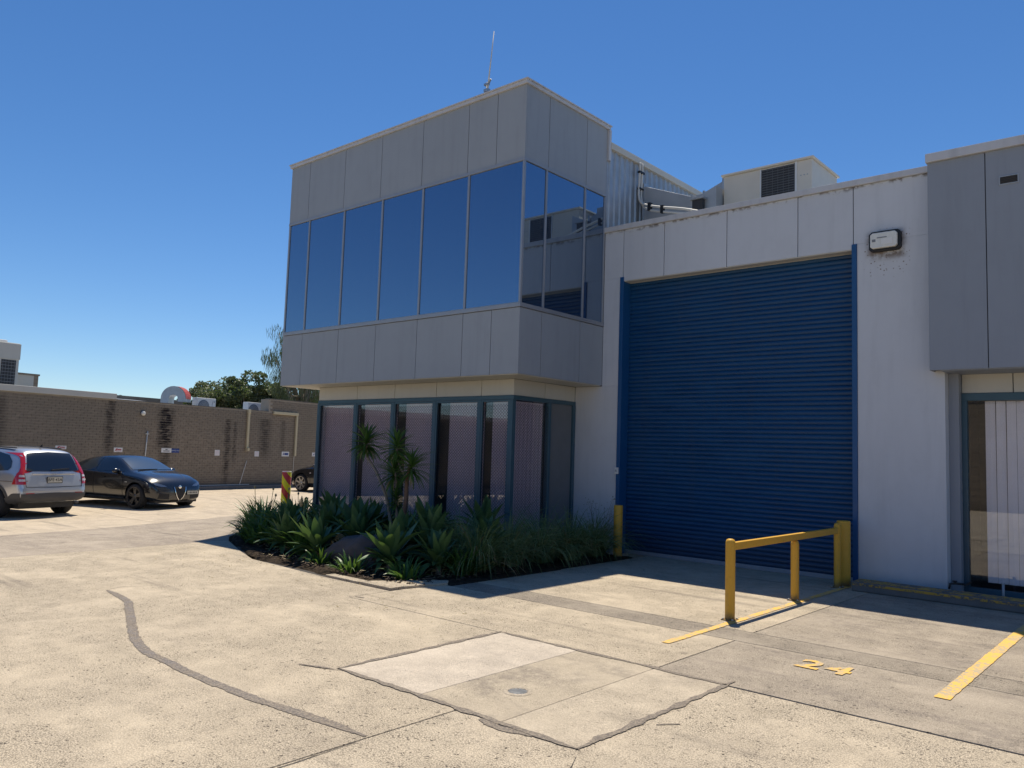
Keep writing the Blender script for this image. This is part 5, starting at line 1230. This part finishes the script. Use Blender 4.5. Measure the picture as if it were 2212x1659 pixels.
def plate_at(name, txt, bvh, axis, y, z, parent, slim=False, wd=0.37, ht=0.125, size=0.10):
    hit = bvh.ray_cast(Vector((-5 if axis == 'rear' else 5, y, z)), Vector((1 if axis == 'rear' else -1, 0, 0)))[0]
    sx = -1 if axis == 'rear' else 1
    rz = R(-90) if axis == 'rear' else R(90)
    fr = MB().box(-wd/2-0.018, -0.012, -ht/2-0.018, wd/2+0.018, 0.0, ht/2+0.018).build('number_plate', M['black'], parent, bevel=0.005)
    fr.location = (hit.x+sx*0.012, y, z); fr.rotation_euler = (0, 0, rz)
    MB().box(-wd/2, -0.016, -ht/2, wd/2, -0.0125, ht/2).build('plate_face', M['plate'], fr)
    if txt:
        me = text_mesh(txt, size, M['ink'], 0.002, 1.0); link('lettering', me, fr, loc=(0, -0.0175, 0), rot=(R(90), 0, 0))
    return fr

def make_suv():
    hd = Vector((-0.961, -0.278, 0)); 
    t = thing('silver_suv', 'silver wagon with tall red tail lamps parked nose to the brick wall', 'car', (-23.10, 6.76, -0.135), math.atan2(hd.y, hd.x))
    #       x      zb    zs    zt    ws    wt
    st = [(-2.30, 0.48, 0.64, 0.66, 0.70, 0.66), (-2.285, 0.42, 0.66, 0.70, 0.80, 0.76), (-2.22, 0.38, 0.72, 0.98, 0.86, 0.80), (-2.15, 0.36, 0.98, 1.10, 0.88, 0.80), (-2.06, 0.35, 1.04, 1.30, 0.895, 0.74), (-1.94, 0.33, 1.05, 1.50, 0.905, 0.68), (-1.82, 0.30, 1.05, 1.585, 0.91, 0.65), (-1.6, 0.28, 1.04, 1.625, 0.912, 0.64), (-1.1, 0.26, 1.02, 1.655, 0.912, 0.645), (-0.5, 0.26, 1.0, 1.665, 0.912, 0.645), (0.0, 0.26, 0.98, 1.65, 0.912, 0.64), (0.35, 0.26, 0.97, 1.60, 0.912, 0.63), (0.75, 0.26, 0.97, 1.36, 0.91, 0.66), (1.05, 0.26, 0.965, 1.14, 0.905, 0.74), (1.2, 0.26, 0.96, 1.07, 0.90, 0.77), (1.6, 0.27, 0.92, 1.01, 0.885, 0.76), (1.95, 0.28, 0.86, 0.93, 0.84, 0.70), (2.13, 0.30, 0.76, 0.82, 0.76, 0.62), (2.21, 0.36, 0.62, 0.66, 0.66, 0.55)]
    body, bvh = car_body(st, (-1.31, 1.31), 0.345, M['silver'], t, 0.06)
    for side, sg in (('left', 1), ('right', -1)):
        patch('side_window', [(-1.70, 1.12), (-1.78, 1.18), (-1.70, 1.33), (-1.45, 1.47), (-1.0, 1.54), (-0.62, 1.555), (-0.62, 1.075), (-1.2, 1.085)], bvh, side, M['carglass'], t)
        patch('side_window', [(-0.55, 1.075), (-0.55, 1.56), (0.0, 1.54), (0.0, 1.06)], bvh, side, M['carglass'], t)
        patch('side_window', [(0.07, 1.06), (0.07, 1.535), (0.3, 1.49), (0.6, 1.30), (0.82, 1.09)], bvh, side, M['carglass'], t)
        patch('sill_cladding', [(-0.9, 0.29), (-0.9, 0.42), (0.9, 0.42), (0.9, 0.29)], bvh, side, M['plastic'], t, 0.012)
        patch('bumper_corner', [(-2.25, 0.40), (-2.25, 0.60), (-2.0, 0.585), (-1.85, 0.50), (-1.72, 0.47), (-1.72, 0.34), (-2.0, 0.36)], bvh, side, M['plastic'], t, 0.022, 0.04)
        patch('waist_moulding', [(-2.0, 0.86), (-2.0, 0.875), (0.9, 0.835), (0.9, 0.82)], bvh, side, M['chrome'], t, 0.008)
        for x in (-0.58, 0.9): patch('door_seam', line_poly([(x, 0.43), (x+0.0, 1.05)], 0.012), bvh, side, M['seam'], t, 0.004)
        for x in (-1.05, 0.02): patch('door_handle', [(x, 0.93), (x, 0.965), (x+0.2, 0.965), (x+0.2, 0.93)], bvh, side, M['silver'], t, 0.03)
        for ax in (-1.31, 1.31): arch_ring(ax, 0.345, bvh, side, M['plastic'], t, 0.40, 0.47)
        patch('tail_lamp', [(-2.24, 0.80), (-2.24, 1.02), (-2.17, 1.05), (-2.12, 1.30), (-2.0, 1.54), (-1.97, 1.54), (-2.06, 1.28), (-2.11, 1.08), (-2.08, 1.0), (-2.0, 0.80)], bvh, side, M['taillens'], t, 0.012, 0.04)
        wheel(-1.31, sg, 0.345, t, M['rim'], 5, False, 0.66, 0.22, 0.80); wheel(1.31, sg, 0.345, t, M['rim'], 5, False, 0.66, 0.22, 0.80)
        mirror_pod(0.72, sg, 1.10, 0.86, M['silver'], t)
        MB().bar((-1.45, sg*0.57, 1.645), (0.2, sg*0.57, 1.675), 0.05, 0.03).build('roof_rail', M['plastic'], t, bevel=0.008)
        # red lens on the tailgate corner and its clear bands
        y0, y1 = sg*0.66, sg*0.90
        patch('tail_lamp', [(sg*0.72, 0.80), (sg*0.74, 1.04), (sg*0.70, 1.10), (sg*0.60, 1.53), (sg*0.67, 1.53), (sg*0.80, 1.12), (sg*0.86, 1.04), (sg*0.865, 0.80)], bvh, 'rear', M['taillens'], t, 0.014, 0.04)
        patch('reverse_lens', [(sg*0.735, 0.97), (sg*0.735, 1.02), (sg*0.83, 1.02), (sg*0.84, 0.97)], bvh, 'rear', M['clearlens'], t, 0.02, 0.05)
        patch('reverse_lens', [(sg*0.73, 0.87), (sg*0.73, 0.92), (sg*0.85, 0.92), (sg*0.85, 0.87)], bvh, 'rear', M['clearlens'], t, 0.02, 0.05)
        patch('bumper_reflector', [(sg*0.52, 0.555), (sg*0.52, 0.60), (sg*0.72, 0.60), (sg*0.72, 0.555)], bvh, 'rear', M['taillens'], t, 0.02, 0.05)
        patch('front_lamp', [(sg*0.42, 0.76), (sg*0.42, 0.84), (sg*0.74, 0.88), (sg*0.76, 0.76)], bvh, 'front', M['clearlens'], t, 0.01)
    patch('rear_window', [(-0.66, 1.11), (-0.56, 1.53), (0, 1.56), (0.56, 1.53), (0.66, 1.11), (0, 1.10)], bvh, 'rear', M['carglass'], t, 0.010, 0.06)
    patch('windscreen', [(0.42, -0.60), (0.42, 0.60), (1.06, 0.70), (1.12, 0.0), (1.06, -0.70)], bvh, 'top', M['screen'], t, 0.008, 0.08)
    patch('lower_bumper', [(-0.80, 0.40), (-0.82, 0.58), (0, 0.60), (0.82, 0.58), (0.80, 0.40)], bvh, 'rear', M['plastic'], t, 0.022, 0.05)
    patch('bumper_step', [(-0.78, 0.645), (-0.78, 0.70), (0.78, 0.70), (0.78, 0.645)], bvh, 'rear', M['silver'], t, 0.03, 0.08)
    patch('tailgate_seam', line_poly([(-0.71, 0.74), (0.0, 0.73), (0.71, 0.74)], 0.014), bvh, 'rear', M['seam'], t, 0.005)
    for sg in (-1, 1): patch('tailgate_seam', line_poly([(sg*0.71, 0.74), (sg*0.72, 1.05)], 0.012), bvh, 'rear', M['seam'], t, 0.005)
    patch('plate_recess', [(-0.42, 0.80), (-0.36, 0.76), (0.36, 0.76), (0.42, 0.80), (0.42, 0.99), (-0.42, 0.99)], bvh, 'rear', M['silver'], t, 0.004, 0.08)
    plate_at('number_plate', 'BFE\u00b743A', bvh, 'rear', -0.0, 0.90, t, size=0.105)
    b = MB(); hz = bvh.ray_cast(Vector((-5, 0, 1.03)), Vector((1, 0, 0)))[0].x-0.012
    b.bar((hz, -0.55, 1.045), (hz, 0.55, 1.045), 0.03, 0.03).build('tailgate_garnish', M['chrome'], t, bevel=0.006)
    b = MB(); b.box(hz-0.024, -0.04, 1.015, hz-0.017, -0.02, 1.075).box(hz-0.024, 0.02, 1.015, hz-0.017, 0.04, 1.075).box(hz-0.023, -0.019, 1.038, hz-0.018, 0.019, 1.052).build('badge', M['chrome'], t)
    hz2 = bvh.ray_cast(Vector((-5, 0, 1.14)), Vector((1, 0, 0)))[0].x-0.03
    MB().bar((hz2, 0.05, 1.135), (hz2+0.03, -0.42, 1.16), 0.02, 0.03).build('rear_wiper', M['black'], t)
    MB().prism([(-1.55, 1.665), (-1.45, 1.665), (-1.56, 1.74)], -0.012, 0.012, to3=lambda a, c, h_: (a, h_, c)).build('roof_antenna', M['black'], t, fix=True)
    MB().tube([(-2.18, -0.5, 0.36), (-2.32, -0.5, 0.36)], 0.035, 10).build('exhaust', M['plastic'], t, True)
    MB().box(-1.9, -0.70, 0.22, 1.9, 0.70, 0.42).build('underbody', M['black'], t)
    return t
make_suv()

def make_sedan(name, label, loc, hd, rim, sport=True, group=None):
    t = thing(name, label, 'car', loc, math.atan2(hd[1], hd[0]))
    st = [(-2.36, 0.50, 0.72, 0.76, 0.66, 0.60), (-2.33, 0.36, 0.82, 0.90, 0.78, 0.70), (-2.2, 0.28, 0.94, 1.035, 0.86, 0.72), (-1.95, 0.24, 0.97, 1.06, 0.90, 0.70), (-1.6, 0.22, 0.975, 1.12, 0.925, 0.66), (-1.25, 0.21, 0.97, 1.24, 0.93, 0.62), (-0.85, 0.20, 0.955, 1.355, 0.925, 0.58), (-0.4, 0.20, 0.94, 1.415, 0.92, 0.57), (0.0, 0.20, 0.93, 1.42, 0.92, 0.57), (0.3, 0.20, 0.925, 1.38, 0.92, 0.58), (0.65, 0.20, 0.92, 1.22, 0.92, 0.63), (0.95, 0.20, 0.915, 1.06, 0.92, 0.70), (1.1, 0.20, 0.90, 1.00, 0.92, 0.74), (1.5, 0.21, 0.86, 0.945, 0.92, 0.70), (1.85, 0.21, 0.79, 0.875, 0.90, 0.66), (2.08, 0.20, 0.70, 0.78, 0.84, 0.58), (2.22, 0.20, 0.58, 0.66, 0.74, 0.48), (2.29, 0.26, 0.46, 0.50, 0.60, 0.40)]
    body, bvh = car_body(st, (-1.41, 1.41), 0.335, M['blackpaint'], t, 0.05)
    for side, sg in (('left', 1), ('right', -1)):
        patch('side_window', [(-1.30, 1.03), (-1.36, 1.07), (-0.95, 1.26), (-0.45, 1.345), (-0.30, 1.35), (-0.30, 0.99), (-0.9, 1.0)], bvh, side, M['carglass'], t)
        patch('side_window', [(-0.24, 0.985), (-0.24, 1.352), (0.1, 1.335), (0.45, 1.22), (0.86, 0.985)], bvh, side, M['carglass'], t)
        for pts in ([(-0.27, 0.30), (-0.27, 0.96)], [(0.92, 0.30), (0.92, 0.92)], [(-1.1, 0.55), (-1.12, 0.98)]): patch('door_seam', line_poly(pts, 0.012), bvh, side, M['seam'], t, 0.004)
        for x in (-1.0, 0.0): patch('door_handle', [(x, 0.80), (x, 0.83), (x+0.2, 0.835), (x+0.2, 0.805)], bvh, side, M['blackpaint'], t, 0.03)
        patch('sill_skirt', [(-0.95, 0.23), (-0.95, 0.31), (0.95, 0.31), (0.95, 0.23)], bvh, side, M['blackpaint'], t, 0.025)
        if sport: patch('fender_badge', [(1.02, 0.70), (1.02, 0.725), (1.12, 0.725), (1.12, 0.70)], bvh, side, M['chrome'], t, 0.008)
        else: patch('fender_badge', [(0.86, 0.72), (0.86, 0.75), (0.94, 0.75), (0.94, 0.72)], bvh, side, M['clearlens'], t, 0.01)
        wheel(-1.41, sg, 0.335, t, rim, 5 if sport else 7, sport, 0.76, 0.23, 0.80); wheel(1.41, sg, 0.335, t, rim, 5 if sport else 7, sport, 0.76, 0.23, 0.80)
        mirror_pod(0.66, sg, 1.00, 0.84, M['blackpaint'], t)
        patch('headlight', [(sg*0.42, 0.61), (sg*0.50, 0.655), (sg*0.66, 0.70), (sg*0.79, 0.725), (sg*0.75, 0.655), (sg*0.60, 0.61)], bvh, 'front', M['headlens'], t, 0.012, 0.04)
        patch('side_intake', [(sg*0.36, 0.27), (sg*0.36, 0.42), (sg*0.66, 0.44), (sg*0.70, 0.30)], bvh, 'front', M['seam'], t, 0.006)
        patch('tail_lamp', [(sg*0.36, 0.80), (sg*0.36, 0.88), (sg*0.70, 0.90), (sg*0.74, 0.80)], bvh, 'rear', M['taillens'], t, 0.01)
    patch('windscreen', [(0.34, -0.53), (0.36, 0.0), (0.34, 0.53), (1.0, 0.66), (1.08, 0.0), (1.0, -0.66)], bvh, 'top', M['screen'], t, 0.008, 0.08)
    patch('rear_window', [(-0.92, -0.50), (-0.92, 0.50), (-1.62, 0.58), (-1.66, 0.0), (-1.62, -0.58)], bvh, 'top', M['carglass'], t, 0.008, 0.08)
    for sg in (-1, 1): patch('bonnet_crease', line_poly([(1.15, sg*0.52), (1.6, sg*0.44), (2.02, sg*0.33)], 0.012), bvh, 'top', M['seam'], t, 0.003)
    hx = bvh.ray_cast(Vector((1.06, -0.3, 3)), Vector((0, 0, -1)))[0].z+0.02
    MB().bar((1.06, -0.55, hx-0.01), (1.04, 0.1, hx), 0.02, 0.02).build('wiper', M['black'], t)
    if sport:
        sh = [(-0.19, 0.60), (0.19, 0.60), (0.17, 0.48), (0.10, 0.33), (0.0, 0.235), (-0.10, 0.33), (-0.17, 0.48)]
        patch('shield_grille', sh, bvh, 'front', M['seam'], t, 0.010)
        patch('grille_surround', line_poly([(-0.20, 0.60), (-0.17, 0.47), (-0.10, 0.32), (0.0, 0.225), (0.10, 0.32), (0.17, 0.47), (0.20, 0.60)], 0.018), bvh, 'front', M['chrome'], t, 0.022)
        h0 = bvh.ray_cast(Vector((5, 0, 0.60)), Vector((-1, 0, 0)))[0]
        MB().lathe([(0.001, 0.022), (0.04, 0.022), (0.05, 0.012), (0.05, 0.0)], (h0.x+0.005, 0, 0.60), 'x', 20).build('badge', M['chrome'], t, True)
        pl = plate_at('number_plate', None, bvh, 'front', 0.42, 0.44, t, wd=0.37, ht=0.09)
        b = MB()
        for k in range(6): b.box(-0.15+k*0.052, -0.018, -0.025, -0.12+k*0.052, -0.0165, 0.025)
        b.build('lettering', M['ink'], pl)
        MB().box(0.88, -0.52, 1.085, 0.89, -0.40, 1.10).build('label_sticker', M['swhite'], t)
    else:
        patch('grille', [(-0.35, 0.42), (-0.35, 0.56), (0.35, 0.56), (0.35, 0.42)], bvh, 'front', M['seam'], t, 0.01)
    patch('lower_grille', [(-0.30, 0.21), (-0.30, 0.25), (0.30, 0.25), (0.30, 0.21)], bvh, 'front', M['seam'], t, 0.01)
    MB().box(-2.0, -0.70, 0.17, 2.0, 0.70, 0.40).build('underbody', M['black'], t)
    return t
make_sedan('black_sedan', 'glossy black sedan with a chrome shield grille parked facing the yard', (-23.62, 10.20, -0.072), (0.965, 0.262), M['rimdark'], True)
make_sedan('dark_sedan', 'dark sedan with silver multi spoke wheels half hidden behind the office corner', (-25.5, 19.3, 0), (-0.98, -0.2), M['rim'], False)
